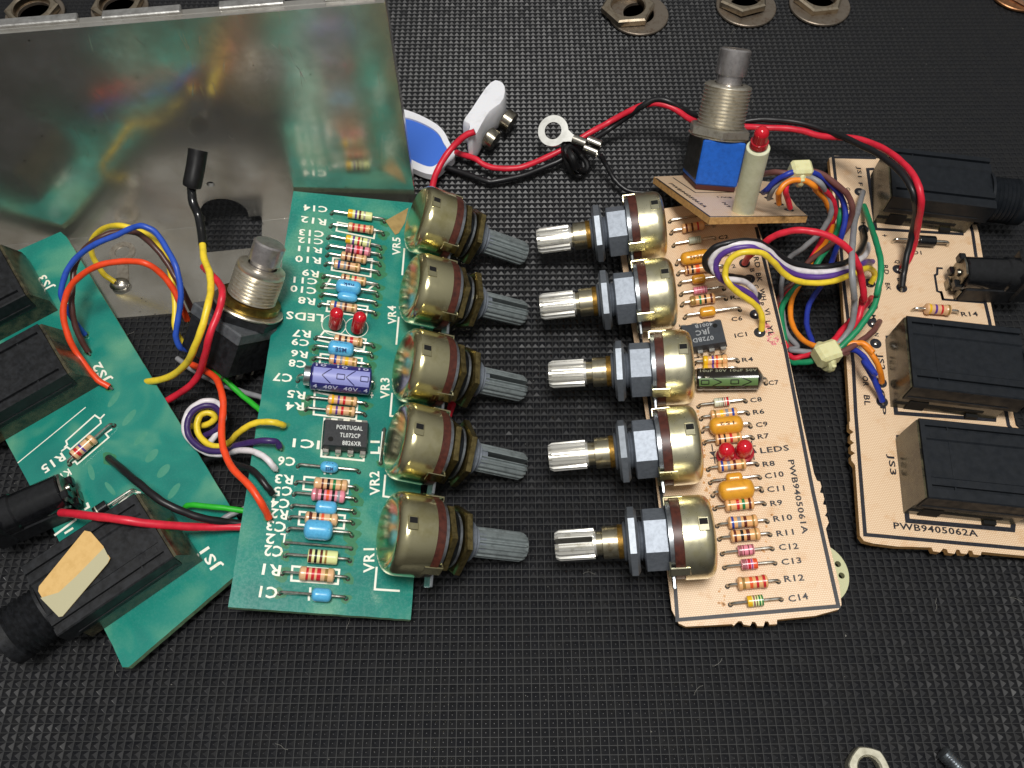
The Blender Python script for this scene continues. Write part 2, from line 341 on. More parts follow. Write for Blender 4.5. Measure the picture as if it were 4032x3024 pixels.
# ------------------------------------------------------------------ the rubber mat: one sheet of small pyramids
def rubber_mat():
    pitch = 1.6; hgt = .41; half = .74; tip = .07
    nx = 122; i = np.arange(-nx, nx); j = np.arange(-66, 92)
    I, J = np.meshgrid(i, j); cx = (I.ravel()+.5)*pitch; cy = (J.ravel()+.5)*pitch; n = len(cx)
    rng = np.random.default_rng(3); hh = hgt*(1+rng.normal(0, .07, n))
    q = np.array([(-1,-1),(1,-1),(1,1),(-1,1)])
    V = np.zeros((n, 12, 3))
    for k in range(4):
        V[:,k,0] = cx+q[k][0]*pitch/2; V[:,k,1] = cy+q[k][1]*pitch/2; V[:,k,2] = 0
        V[:,4+k,0] = cx+q[k][0]*half; V[:,4+k,1] = cy+q[k][1]*half; V[:,4+k,2] = 0
        V[:,8+k,0] = cx+q[k][0]*tip+rng.normal(0,.015,n); V[:,8+k,1] = cy+q[k][1]*tip; V[:,8+k,2] = hh
    F = []
    for k in range(4):
        k2 = (k+1) % 4; F.append((k, k2, 4+k2, 4+k)); F.append((4+k, 4+k2, 8+k2, 8+k))
    F.append((8, 9, 10, 11)); F = np.array(F); m = np.array([1,0]*4+[0])
    a = math.radians(.5); ca, sa = math.cos(a), math.sin(a)
    X = V[...,0].copy(); Y = V[...,1].copy(); V[...,0] = X*ca-Y*sa; V[...,1] = X*sa+Y*ca
    faces = (F[None]+(np.arange(n)*12)[:,None,None]).reshape(-1, 4); mi = np.tile(m, n)
    me = bpy.data.meshes.new('rubber_mat'); me.vertices.add(n*12); me.vertices.foreach_set('co', (V.reshape(-1)*S).astype(np.float32))
    me.loops.add(len(faces)*4); me.loops.foreach_set('vertex_index', faces.ravel().astype(np.int32))
    me.polygons.add(len(faces)); me.polygons.foreach_set('loop_start', (np.arange(len(faces))*4).astype(np.int32)); me.polygons.foreach_set('loop_total', np.full(len(faces), 4, np.int32))
    m1 = mat('black_rubber', '15161A', .41, spec=.44, noise=(3.5, '1D1D1E', .4, .7), bump=(40, .03)); m2 = mat('rubber_groove', '222323', .6, noise=(20, '1E1F20', .4, .7))
    me.materials.append(m1); me.materials.append(m2); me.polygons.foreach_set('material_index', mi.astype(np.int32)); me.polygons.foreach_set('use_smooth', np.zeros(len(faces), bool)); me.update(); me.validate()
    o = bpy.data.objects.new('rubber_mat', me); COL.objects.link(o); o['kind'] = 'structure'; o['label'] = 'black rubber mat covered in small moulded pyramids under all the parts'
    b = MB(); b.box(-215, 215, -125, 170, -4, -.15); s_ = part('table_surface', b, mat('dark_table', '141414', .6), None); s_['kind'] = 'structure'
rubber_mat()

# ------------------------------------------------------------------ components that sit on a board (parts of the board)
BANDS = {'k':'17120F','n':'5E2417','r':'C4202A','o':'E2562A','y':'E9B81E','g':'1C7A45','b':'24439B','v':'5E3A8C','e':'8C8F96','w':'E9E6D8','d':'A5834A','s':'B9B6A2','m':'9A5D60'}
def bandmat(c): return mat('band_'+{'k':'black','n':'brown','r':'red','o':'orange','y':'yellow','g':'green','b':'blue','v':'violet','e':'grey','w':'white','d':'gold','s':'silver','m':'mauve'}[c], BANDS[c], .3, coat=.3, metal=.3 if c in 'ds' else 0)
TAN = mat('tan_lacquer', 'DDB083', .3, coat=.35); TAN2 = mat('warm_tan_lacquer', 'E5AE74', .3, coat=.35)
PINK = mat('pink_lacquer', 'E58B9C', .28, coat=.35); LIME = mat('pale_lime_lacquer', 'DDE5A0', .28, coat=.35); SKY = mat('sky_blue_dip', '5DB7E6', .3, coat=.3, noise=(18, '4BA2D2', .4, .7)); AMBER = mat('amber_dip', 'E2A02E', .28, coat=.35, noise=(9, 'C98A24', .45, .75)); GREYD = mat('dusty_grey_body', 'B3B8A2', .4)
def lead(pa, pb, end, h, r=.28, bow=.0):
    """from the hole up, over, and along to the body end"""
    d = (end-pa); d.z = 0; L = d.length; d.normalize()
    p = [pa+Vector((0,0,-.6)), pa+Vector((0,0,h*.45)), pa+d*min(.35, L*.2)+Vector((0,0,h*.88)), pa+d*min(1.1, L*.45)+Vector((0,0,h+bow)), pa+d*(L*.75)+Vector((0,0,h+bow*.4)), Vector((end.x, end.y, h))]
    b = MB(); b.tube(spline(p, 4), r, 8); return b
def axial(board, fr, name, a, b, t0, t1, dia, body, bands='', shape='dog', h=None, label=None, r=.28, at=None, mark=None):
    A = fr.loc(a, 0); B = fr.loc(b, 0); h = h or dia/2+.25
    E0 = A.lerp(B, t0)+Vector((0,0,h)); E1 = A.lerp(B, t1)+Vector((0,0,h)); L = (E1-E0).length; R_ = dia/2
    M = axisM(E0, E1, (0,0,1)); m = MB(); mats = [body]; prof = []; pm = []
    if shape == 'dog': sh = lambda u: R_*(.28 if u < .001 or u > .999 else .80 if u < .05 or u > .95 else .97 if u < .1 or u > .9 else 1.0 if (u < .2 or u > .8) else .90)
    elif shape == 'tub': sh = lambda u: R_*(.6 if u < .001 or u > .999 else .95 if u < .03 or u > .97 else 1.0)
    elif shape == 'dip': sh = lambda u: R_*(.10 if u < .001 or u > .999 else (max(0, 1-(abs(2*u-1))**3.4))**.5*.98+.02)
    else: sh = lambda u: R_*(.3 if u < .001 or u > .999 else (max(0, 1-(abs(2*u-1))**7))**.5)
    us = {0, .02, .05, .1, .15, .2, .25, .3, .4, .5, .6, .7, .75, .8, .85, .9, .95, .98, 1}; bw = {}
    if bands:
        for k, c in enumerate(bands.split()):
            pos, w_, cc = float(c[1:].split(':')[0]), float(c.split(':')[1]) if ':' in c else .085, c[0]
            bw[(pos-w_/2, pos+w_/2)] = cc; us |= {round(max(0, pos-w_/2), 4), round(min(1, pos+w_/2), 4)}
    us = sorted(us); cm = {}
    for i, u in enumerate(us):
        prof.append((u*L, sh(u)))
        if i < len(us)-1:
            mid = (u+us[i+1])/2; c = next((v for k, v in bw.items() if k[0] < mid < k[1]), None)
            if c and c not in cm: cm[c] = len(mats); mats.append(bandmat(c))
            pm.append(cm[c] if c else 0)
    m.lathe(prof, M, 20, pm); o = part(name, m, mats, board, label)
    part('lead', lead(A, B, E0, h, r), M_TIN, o); part('lead', lead(B, A, E1, h, r), M_TIN, o)
    if mark:
        q = MB(); rows, hh, colr = mark
        for k, s_ in enumerate(rows):
            c = E0.lerp(E1, .5); ax = (E1-E0).normalized(); sd = Vector((-ax.y, ax.x, 0)); off = (k-(len(rows)-1)/2)*hh*1.35
            wd = L*.42; base = c+sd*off
            zz = h+math.sqrt(max(.05, (R_*.99)**2-off**2))-h+h+.04
            letters(q, s_, (base+ax*wd*.5).xy, (base-ax*wd*.5).xy, hh, zz) if colr[1] else letters(q, s_, (base-ax*wd*.5).xy, (base+ax*wd*.5).xy, hh, zz)
        part('lettering', q, colr[0], o)
    return o
def holes(board, fr, list_, r=.55):
    m = MB()
    for p in list_:
        c = fr.loc(p); m.prism([rounded(c.x, c.y, r, 12)], .01, .05)
    part('solder_holes', m, M_HOLE, board, kind='stuff')
def led(board, fr, base, dia, hgt, tilt=(0, 0), label=None, flange=.0):
    A = fr.loc(base); ax = Vector((tilt[0], tilt[1], 1)).normalized(); M = axisM(A, A+ax, (1,0,0)); R_ = dia/2
    m = MB(); z0 = 1.0; m.lathe([(z0, R_*.5), (z0+.02, R_+flange), (z0+.9, R_+flange), (z0+1.0, R_)]+[(z0+hgt*.35, R_)], M, 24, [1]*4)
    pr = [(z0+hgt*.35, R_)]+[(z0+hgt-R_+R_*math.sin(k*math.pi/16), R_*math.cos(k*math.pi/16)) for k in range(9)]
    pr[-1] = (pr[-1][0], 0.0005); m.lathe(pr, M, 24, [0]*9); o = part('indicator_light', m, [M_LED, M_LEDB], board, label)
    for s_ in (-.6, .6):
        b = MB(); b.tube([A+Vector((s_,0,-.5)), A+Vector((s_,0,.6)), M @ Vector((s_*.8,0,z0+.3))], .25, 6); part('lead', b, M_TIN, o)
    return o
def knurled(M, z0, z1, R_, slot, n=16):
    """splined shaft end, optionally with the long slot"""
    m = MB(); m.lathe([(z0-.5, R_*.86), (z1-.1, R_*.86), (z1+.0, R_*.5)], M, 24) if not slot else None
    def ring(r0, sgn=0):
        out = []
        for k in range(n*4):
            a = 2*math.pi*(k+.5)/(n*4); r = r0*(1.0 if k % 4 in (1, 2) else .85); x, y = r*math.cos(a), r*math.sin(a)
            out.append((x, y))
        return out
    full = ring(R_)
    def solid(loop, za, zb):
        k = len(loop); sh = .86
        vs = [(x, y, za) for x, y in loop]+[(x, y, zb-.8) for x, y in loop]+[(x*sh, y*sh if not slot else y*sh, zb) for x, y in loop]
        fs = []
        for j in range(2):
            for i in range(k): a, b = j*k+i, j*k+(i+1) % k; fs.append((a, b, b+k, a+k))
        fs.append(tuple(range(2*k, 3*k))); fs.append(tuple(reversed(range(k)))); m.add(vs, fs, 0, M)
    if not slot: solid(full, z0, z1)
    else:
        g = .55
        for sg in (1, -1):
            lp = [(x, y) for x, y in full if y*sg > g+.05]
            lp.sort(key=lambda p: math.atan2(p[1], p[0]) if sg > 0 else math.atan2(-p[1], p[0]))
            lp = ([(lp[0][0], sg*g)]+lp+[(lp[-1][0], sg*g)]) ; lp = lp if sg > 0 else lp[::-1]; solid(lp, z0, z1)
        m.lathe([(z0-.4, R_*.84), (z0+.3, R_*.84)], M, 24)
    return m
def hexring(m, M, z0, z1, af, rin=3.0, mi=0, rot=0.0, ch=.25):
    Rc = af/2/math.cos(math.pi/6); m.lathe([(z0, rin), (z0, Rc-ch*1.6), (z0+ch, Rc), (z1-ch, Rc), (z1, Rc-ch*1.6), (z1, rin)], M, 6, phase=rot)
def pot(board, fr, Sw, Tw, side, slot, roll, legs=True, label=None, hexrot=0.0, nutrot=.3):
    a, b = fr.local(Sw), fr.local(Tw); n_up = fr.I.to_3x3() @ Vector((0, 0, 1))
    M = axisM(a, b, n_up); L = (b-a).length; M = M @ Matrix.Rotation(roll, 4, 'Z')
    shell_m, shaft_m = (M_BRASSY, M_SHAFT_L) if side == 'L' else (M_SHELL_R, M_SHAFT_R)
    R_ = 8.0; D = 7.3 if side == 'L' else 6.2; m = MB()
    pr = [(0, .001), (0.03, R_-2.3), (.22, R_-1.35), (.65, R_-.65), (1.25, R_-.22), (2.1, R_), (D-.1, R_), (D, R_-.25), (D, R_-1.0)]
    m.lathe(pr, M, 48); o = part('potentiometer', m, shell_m, board, label)
    # the pressed window near the rear edge, its lip, and a black block painting the shade inside it
    q = MB(); q.box(R_-.5, R_+.10, -1.35, 1.35, 1.2, 3.2, 0, M, .12); part('window_lip', q, shell_m, o)
    q = MB(); q.box(R_-.6, R_+.13, (-.15 if side == 'R' else -1.05), (1.05 if side == 'R' else .1), 1.4, 3.0, 0, M, .05); part('slot_shade', q, M_DARK, o)
    q = MB(); q.lathe([(D-.3, 7.6), (D-.3, 7.75), (D+1.7, 7.75), (D+1.7, 3)], M, 40); part('wafer', q, M_PHEN, o)
    q = MB(); q.lathe([(D+1.7, 3), (D+1.7, 7.3), (D+2.5, 7.3), (D+2.5, 3)], M, 40)
    z = D+2.5
    part('mounting_plate', q, M_PLATE, o)
    for ang in (1.18, 2.4, 3.9, 5.1):
        M2 = M @ Matrix.Rotation(ang, 4, 'Z'); q = MB(); q.box(7.7, 8.06, -1.15, 1.15, D-1.0, z+.25, 0, M2, .1); q.box(6.3, 8.0, -1.1, 1.1, z+.02, z+.3, 0, M2, .08); part('fold_tab', q, shell_m, o)
    q = MB(); M2 = M @ Matrix.Rotation(1.75 if side == 'L' else -1.75, 4, 'Z'); q.box(7.0, 9.6, -1.6, 1.6, z-.7, z-.05, 0, M2, .15); part('locating_ear', q, M_PLATE, o)
    q = MB()
    if side == 'R':
        hx = MB(); hexring(hx, M, z-.05, z+4.6, 10.4, 2.5, rot=hexrot); part('hex_bushing', hx, M_ZINC, o); zt = z+4.6; nut0 = zt+1.0; nut1 = nut0+2.2
        n1 = MB(); hexring(n1, M, nut0, nut1, 11.6, 3.2, rot=nutrot, ch=.5); part('nut', n1, M_DKNUT, o)
        pr = [(zt-.3, 3.4)]
        k = zt
        while k < nut1+.6: pr += [(k, 3.9), (k+.3, 3.5)]; k += .6
        q.lathe(pr+[(pr[-1][0]+.1, 2)], M, 24); part('threaded_bushing', q, M_ZINC, o); e = pr[-1][0]
        c = MB(); c.lathe([(e, 2.5), (e, 3.3), (e+1.0, 3.35), (e+1.0, 2.5)], M, 28); part('rusty_ring', c, M_RUST, o)
        c = MB(); c.lathe([(e+.9, 2.4), (e+.9, 3.2), (e+3.9, 3.2), (e+4.0, 2.9), (e+4.0, 2.35), (L-7.5, 2.35), (L-7.3, 2.6)], M, 28); part('shaft_neck', c, M_COLLAR, o)
        k = knurled(M, L-7.6, L, 3.0, slot); part('shaft', k, shaft_m, o, angle=20)
    else:
        n1 = MB(); hexring(n1, M, z+.5, z+2.2, 12.2, 3.4, rot=nutrot, ch=.3); part('nut', n1, M_BRASSNUT, o)
        pr = [(z-.1, 3.6)]; k = z+.1
        while k < z+7.4: pr += [(k, 4.0), (k+.28, 3.6)]; k += .56
        q.lathe(pr+[(pr[-1][0]+.1, 2)], M, 24); part('threaded_bushing', q, M_ZINC, o)
        c = MB(); c.lathe([(z+3.0, 3.8), (z+3.0, 5.6), (z+3.5, 5.6), (z+3.5, 3.8)], M, 32); part('washer', c, M_PLATE, o)
        n2 = MB(); hexring(n2, M, z+3.9, z+5.6, 12.2, 3.4, rot=nutrot+.25, ch=.3); part('nut', n2, M_BRASSNUT, o)
        c = MB(); c.lathe([(z+6.6, 2.9), (z+7.2, 3.15), (z+8.3, 3.15), (z+8.4, 2.6), (L-9.6, 2.6)], M, 28); part('shaft_neck', c, M_ZINC, o)
        k = knurled(M, z+8.35, L, 3.0, slot); part('shaft', k, shaft_m, o, angle=20)
    if legs:
        for s_ in (-2.5, 0, 2.5):
            base = M @ Vector((0, 0, D+.8)); side_v = (fr.I.to_3x3() @ Vector((0, 1, 0))); side_v.z = 0; side_v.normalize()
            p0 = base+side_v*s_*1.15-Vector((0,0,5.5)); inward = (a-b); inward.z = 0; inward.normalize(); p2 = Vector((p0.x, p0.y, -.3))+inward*3.2
            bb = MB(); mid = Vector((p0.x, p0.y, max(.8, p0.z*.5))); bb.tube([p0, mid, p2+Vector((0,0,.9)), p2], .42, 6); part('terminal', bb, M_PLATE, o)
    return o
def chip(board, fr, q4, h, rows, textm, ln, flip=False, label=None, pins=True, bodym=None):
    """dual in-line chip; q4 = photo points of the top face, clockwise from far-left"""
    c = [fr.loc(p, h) for p in q4]; ctr = sum(c, Vector())/4; ex = ((c[1]-c[0])+(c[2]-c[3])); ex.z = 0; ex.normalize(); ey = Vector((-ex.y, ex.x, 0))
    M = Matrix(((ex.x, ey.x, 0, ctr.x), (ex.y, ey.y, 0, ctr.y), (0, 0, 1, 0), (0, 0, 0, 1))); lx, ly = 4.75, 3.2
    m = MB(); mid = h-1.6; t = .35
    vs = [(-lx+t,-ly+t,.7),(lx-t,-ly+t,.7),(lx-t,ly-t,.7),(-lx+t,ly-t,.7),(-lx,-ly,mid),(lx,-ly,mid),(lx,ly,mid),(-lx,ly,mid),(-lx+t,-ly+t,h),(lx-t,-ly+t,h),(lx-t,ly-t,h),(-lx+t,ly-t,h)]
    m.add(vs, [(3,2,1,0),(0,1,5,4),(1,2,6,5),(2,3,7,6),(3,0,4,7),(4,5,9,8),(5,6,10,9),(6,7,11,10),(7,4,8,11),(8,9,10,11)], 0, M)
    o = part('chip', m, bodym or mat('chip_epoxy', '26272A', .5, noise=(20, '303236', .4, .7)), board, label)
    for s_ in (-1, 1):
        for k in range(4):
            x = -3.81+2.54*k; b = MB(); b.box(x-.6, x+.6, s_*ly-.1 if s_ > 0 else s_*ly-.75, s_*ly+.75 if s_ > 0 else s_*ly+.1, mid-.12, mid+.13, 0, M, .04)
            y0, y1 = (s_*ly+.5, s_*ly+.75) if s_ > 0 else (s_*ly-.75, s_*ly-.5); b.box(x-.6, x+.6, y0, y1, .9, mid-.1, 0, M, .04); b.box(x-.25, x+.25, y0+.01, y1-.01, -.4, .9, 0, M)
            part('pin', b, M_TIN, o)
    q = MB(); d = -1 if flip else 1
    q2 = MB(); q2.lathe([(h-.15, .01), (h+.03, .55)], M @ Matrix.Translation(Vector((-3.0 if not flip else 2.9, -1.5 if not flip else 1.6, 0))), 16); part('index_dot', q2, M_DARK, o)
    for k, (s_, w_, hh, off) in enumerate(rows):
        y = (1.35-1.75*k)*d; x0 = (-w_/2+off)*d
        p = M @ Vector((x0, y-hh/2*d, 0)); p2 = M @ Vector((x0+w_*d, y-hh/2*d, 0)); letters(q, s_, p.xy, p2.xy, hh, h+.03)
    part('lettering', q, textm, o); return o

# ------------------------------------------------------------------ boards
def outline(fr, spec): return [fr.loc(p).xy for p, _ in pts(spec)]
def ragged(poly, amp=.06, step=1.4):
    out = []
    n = len(poly)
    for i in range(n):
        a, b = Vector(poly[i]), Vector(poly[(i+1) % n]); k = max(1, int((b-a).length/step)); d = (b-a).normalized(); nn = Vector((-d.y, d.x))
        for j in range(k): out.append(a.lerp(b, j/k)+(nn*random.uniform(-amp, amp) if j else Vector((0, 0))))
    return out
def board(name, fr, poly, mtop, medge, label, cat='circuit board', th=1.6, group=None):
    t = thing(name, fr, label, cat, group); m = MB(); m.prism([poly], -th, 0, 0, 1); part('laminate', m, [mtop, medge], t, angle=30); return t
class Prints:
    """ink on a board: every line, patch and word becomes a part of its own"""
    def __init__(s, bd, m_): s.bd = bd; s.m_ = m_
    def strip(s, *a, **k): q = MB(); q.strip(*a, **k); part('printed_line', q, s.m_, s.bd)
    def prism(s, *a, **k): q = MB(); q.prism(*a, **k); part('printed_mark', q, s.m_, s.bd)
def fit(fr, s_, t, a, b, h, to): q = MB(); letters(q, s_, fr.loc(P(t, *a)).xy, fr.loc(P(t, *b)).xy, h, .06); part('lettering', q, to.m_, to.bd)

# ---- the green board with the five knob shafts
o_ = W((898, 2390), 11.6)
GF = Frame(o_, W((1617, 2440), 3.6)-o_, W((1162, 716), 11.6)-o_)
rt = GF.loc((1617, 2440)); tp = GF.loc((1162, 716))
GB = board('green_circuit_board', GF, ragged([(0, 0), (rt.x, 0), (rt.x+.2, tp.y+.2), (tp.x, tp.y-2.9)], .04), M_GREEN, M_GEDGE,
           'long green circuit board with two red lights and five grey knob shafts on its side')
def ax(bd, fr, name, t, a, b, x0, x1, dia, body, bands='', shape='dog', **k):
    """a part whose leads go into holes a and b and whose body spans x0..x1 in that tile"""
    t0 = (x0-a[0])/(b[0]-a[0]); t1 = (x1-a[0])/(b[0]-a[0])
    return axial(bd, fr, name, P(t, *a), P(t, *b), t0, t1, dia, body, bands, shape, **k)
MSE = mat('dark_blue_print', '1C3A6E', .5)
g = lambda *a, **k: ax(GB, GF, *a, **k)
g('capacitor', 'A', (1050,242), (1592,325), 1210, 1462, 2.15, LIME, 'y.10:.2 v.34 n.5 s.68', 'tub')
g('resistor', 'A', (1040,375), (1580,455), 1210, 1475, 2.15, TAN, 'r.22 r.43 r.64 d.87')
g('capacitor', 'A', (1015,490), (1555,600), 1190, 1445, 2.15, LIME, 'y.1:.2 v.32 r.52 k.66:.05 e.9', 'tub')
g('capacitor', 'A', (1008,590), (1553,683), 1190, 1445, 2.15, PINK, 'm.12:.15 k.3 r.5:.12 k.71 m.95:.08', 'tub')
g('resistor', 'A', (1003,670), (1545,770), 1140, 1405, 2.15, TAN, 'n.22 k.42 n.55 d.83')
g('resistor', 'A', (987,765), (1537,860), 1070, 1340, 2.15, TAN, 'b.2 e.42 n.57 d.85')
g('resistor', 'A', (965,890), (1530,990), 1140, 1400, 2.15, TAN, 'n.16 g.38 r.57 d.85')
g('capacitor', 'A', (955,990), (1520,1080), 1090, 1345, 3.3, SKY, '', 'cap', label='fat blue capacitor', mark=(['nsk'], .8, (MSE, True)))
g('capacitor', 'A', (945,1080), (1510,1170), 1105, 1312, 2.3, SKY, '', 'dip', label='small plain blue capacitor')
g('resistor', 'A', (925,1180), (1500,1270), 1030, 1310, 2.15, TAN, 'b.2 e.4 n.57 d.83')
led(GB, GF, P('A', 1082, 1398), 3.0, 6.0, (.03, .06), label='red indicator light, nearer the board edge labels')
led(GB, GF, P('A', 1308, 1438), 3.0, 6.0, (.05, .06), label='red indicator light beside the shafts')
g('resistor', 'A', (885,1515), (1480,1600), 1070, 1365, 2.15, TAN, 'n.21 k.41 r.6:.11 d.87')
g('capacitor', 'B', (870,325), (1465,405), 1010, 1272, 3.4, SKY, '', 'cap', label='fat blue capacitor marked 224', mark=(['MSE', '224'], .95, (MSE, True)))
g('resistor', 'B', (868,430), (1440,508), 1020, 1310, 2.15, TAN, 'b.22 e.43 y.62:.12 d.86')
g('capacitor', 'B', (845,515), (1405,590), 1050, 1315, 2.15, LIME, 'r.1:.15 r.3 n.52 s.7', 'tub')
# the big blue electrolytic capacitor
def electro(bd, fr, t, a, b, x0, x1, dia, mats, holes_, label, ring_at):
    t0 = (x0-a[0])/(b[0]-a[0]); t1 = (x1-a[0])/(b[0]-a[0]); A = fr.loc(P(t, *a)); B = fr.loc(P(t, *b)); h = dia/2+.3; R_ = dia/2
    E0 = A.lerp(B, t0)+Vector((0,0,h)); E1 = A.lerp(B, t1)+Vector((0,0,h)); M = axisM(E0, E1, (0,0,1)); L = (E1-E0).length
    m = MB(); seg = 40; pr = [(0, R_*.55), (.05, R_*.86), (.35, R_), (L-1.9, R_), (L-1.6, R_*.95), (L-1.25, R_), (L-.35, R_), (L-.05, R_*.88), (L, R_*.6)] if ring_at > 0 else [(0, R_*.6), (.05, R_*.88), (.35, R_), (1.25, R_), (1.6, R_*.95), (1.9, R_), (L-.35, R_), (L-.05, R_*.86), (L, R_*.55)]
    m.lathe(pr, M, seg); o = part('electrolytic_capacitor', m, mats[0], bd, label)
    for (P0, P1) in ((A, E0), (B, E1)): part('lead', lead(P0, P1, P1+(P0-P1).normalized()*0.0, h, .3), M_TIN, o)
    return o, M, L, R_
eo, eM, eL, eR = electro(GB, GF, 'B', (705,652), (1475,728), 832, 1440, 6.0, [plastic('violet_blue_sleeve', '2C2A72', .3, coat=.3)], None, 'large violet blue electrolytic capacitor', -1)
def sleeve_print(o, M, L, R_, a0, a1, inner, mcol, mdark, chev):
    """the printed band along the can: a curved patch just proud of the sleeve, with arrows, and lettering on both sides"""
    q = MB(); n = 14; vs = []; fs = []
    for i in range(n+1):
        a = a0+(a1-a0)*i/n
        for z in (.55, L-.5): vs.append((math.cos(a)*(R_+.03), math.sin(a)*(R_+.03), z))
    for i in range(n): fs.append((2*i, 2*i+1, 2*i+3, 2*i+2))
    q.add(vs, [tuple(reversed(f)) for f in fs], 0, M); part('printed_band', q, mcol, o)
    q = MB()
    def on(a, z, r=.06): return M @ Vector((math.cos(a)*(R_+r), math.sin(a)*(R_+r), z))
    def curve(pts_, w_):
        for (s0, s1) in zip(pts_, pts_[1:]):
            k = 5
            for i in range(k):
                u0, u1 = i/k, (i+1)/k; A0 = (s0[0]+(s1[0]-s0[0])*u0, s0[1]+(s1[1]-s0[1])*u0); A1 = (s0[0]+(s1[0]-s0[0])*u1, s0[1]+(s1[1]-s0[1])*u1)
                d = Vector(((A1[0]-A0[0])*R_, A1[1]-A0[1])); d.normalize(); nx_, ny_ = -d.y*w_/2, d.x*w_/2
                q.add([on(A0[0]+nx_/R_, A0[1]+ny_), on(A0[0]-nx_/R_, A0[1]-ny_), on(A1[0]-nx_/R_, A1[1]-ny_), on(A1[0]+nx_/R_, A1[1]+ny_)], [(0,1,2,3)])
    mid = (a0+a1)/2; hw = (a1-a0)/2*.92
    for z in chev:
        curve([(mid-hw, z), (mid, z+chev_dir*1.9), (mid+hw, z)], .22)
        zz = z+chev_dir*-1.6 if chev_dir > 0 else z+2.0
        curve([(mid-.18, zz-.8), (mid+.18, zz-.8), (mid+.18, zz+.8), (mid-.18, zz+.8), (mid-.18, zz-.8)], .22)
    part('printed_arrows', q, mdark, o)
    return on
chev_dir = -1
on = sleeve_print(eo, eM, eL, eR, -.25, .92, 0, mat('lilac_print', '8D92CE', .4), mat('navy_print', '1D1E5A', .4), (4.3, 9.3))
def ring_text(o, M, L, R_, s_, ang, z0, z1, h, m_, flip):
    vs, fs = glyphs(s_); x0 = min(v[0] for v in vs); x1 = max(v[0] for v in vs); q = MB(); out = []
    for v in vs:
        u = (v[0]-x0)/(x1-x0); z = z0+(z1-z0)*u; a = ang+v[1]/.7*h/R_*flip; out.append(M @ Vector((math.cos(a)*(R_+.05), math.sin(a)*(R_+.05), z)))
    q.add(out, fs); part('lettering', q, m_, o)
M_PALEPRINT = mat('pale_print', 'B9BBD8', .5)
ring_text(eo, eM, eL, eR, '4  40V  40V  4', 1.38, .7, eL-.6, 1.0, M_PALEPRINT, -1)
ring_text(eo, eM, eL, eR, '10  10  10', -.36, .9, eL-.8, .8, M_PALEPRINT, -1)
q = MB(); q.lathe([(-1.5, 1.6), (-1.3, 2.1), (-.1, 2.2)], eM, 24); part('can_end', q, M_PLATE, eo)
g('resistor', 'B', (808,835), (1408,900), 1010, 1310, 2.15, TAN, 'y.17 v.36:.07 r.55 d.82')
g('resistor', 'B', (785,945), (1395,1002), 988, 1290, 2.15, TAN, 'y.17 v.36:.07 r.55 d.82')
chip(GB, GF, [P('B',990,1042), P('B',1430,1070), P('B',1403,1330), P('B',962,1295)], 3.6, [('PORTUGAL', 5.4, .95, .7), ('TL072CP', 4.2, .95, .9), ('8826XR', 3.9, .95, 1.35)], mat('chip_print', 'C9CCCB', .5), 0, label='black chip lettered PORTUGAL')
g('capacitor', 'B', (708,1522), (1330,1582), 930, 1117, 2.4, SKY, '', 'dip', label='small blue capacitor marked 683', mark=(['MSE', '683'], .7, (MSE, True)))
g('resistor', 'C', (685,140), (1305,200), 865, 1212, 2.5, TAN, 'n.26:.06 k.43 g.6 d.8:.06')
g('capacitor', 'C', (668,255), (1300,315), 840, 1187, 2.6, PINK, 'm.16 k.33 o.48 k.64 e.79')
g('capacitor', 'C', (645,380), (1285,440), 880, 1102, 2.8, SKY, '', 'cap')
g('resistor', 'C', (622,495), (1270,550), 775, 1112, 2.5, TAN, 'n.17:.1 k.38 o.53 d.77:.06')
g('capacitor', 'C', (605,622), (1258,675), 765, 1058, 4.0, SKY, '', 'cap', label='largest blue capacitor on the green board')
Aj, Bj = GF.loc(P('C',590,750)), GF.loc(P('C',1250,805)); b_ = MB(); up = Vector((0,0,.7)); b_.tube(spline([Aj-Vector((0,0,.5)), Aj+up*.6, Aj+up+(Bj-Aj)*.03, Aj.lerp(Bj,.5)+up*1.2, Bj+up+(Aj-Bj)*.03, Bj+up*.6, Bj-Vector((0,0,.5))], 4), .27, 8); part('jumper_wire', b_, M_TIN, GB)
g('capacitor', 'C', (578,880), (1238,932), 802, 1110, 2.7, LIME, 'n.09:.1 k.27 n.45 d.6:.07', 'tub')
g('resistor', 'C', (548,1062), (1218,1115), 715, 1078, 2.8, TAN, 'r.23:.07 r.39 r.55:.11 d.76')
g('capacitor', 'C', (520,1262), (1200,1315), 843, 1047, 2.6, SKY, '', 'cap')
Aj, Bj = GF.loc(P('B',1590,1150)), GF.loc(P('B',1552,1490)); b_ = MB(); b_.tube(spline([Aj-Vector((0,0,.5)), Aj+up*.7, Aj.lerp(Bj,.08)+up, Aj.lerp(Bj,.92)+up, Bj+up*.7, Bj-Vector((0,0,.5))], 4), .27, 8); part('jumper_wire', b_, M_TIN, GB)
hl = []
for t, l in (('A', [(1050,242),(1592,325),(1040,375),(1580,455),(1015,490),(1555,600),(1008,590),(1553,683),(1003,670),(1545,770),(987,765),(1537,860),(965,890),(1530,990),(955,990),(1520,1080),(945,1080),(1510,1170),(925,1180),(1500,1270),(885,1515),(1480,1600)]),
             ('B', [(870,325),(1465,405),(868,430),(1440,508),(845,515),(705,652),(808,835),(1408,900),(785,945),(1395,1002),(708,1522),(1330,1582),(1590,1150),(1552,1490),(565,1105),(520,1322),(478,1548)]),
             ('C', [(685,140),(1305,200),(668,255),(1300,315),(645,380),(1285,440),(622,495),(1270,550),(605,622),(1258,675),(590,750),(1250,805),(578,880),(1238,932),(548,1062),(1218,1115),(520,1262),(1200,1315),(440,245),(410,480)])):
    hl += [P(t, *p) for p in l]
holes(GB, GF, hl, .48)
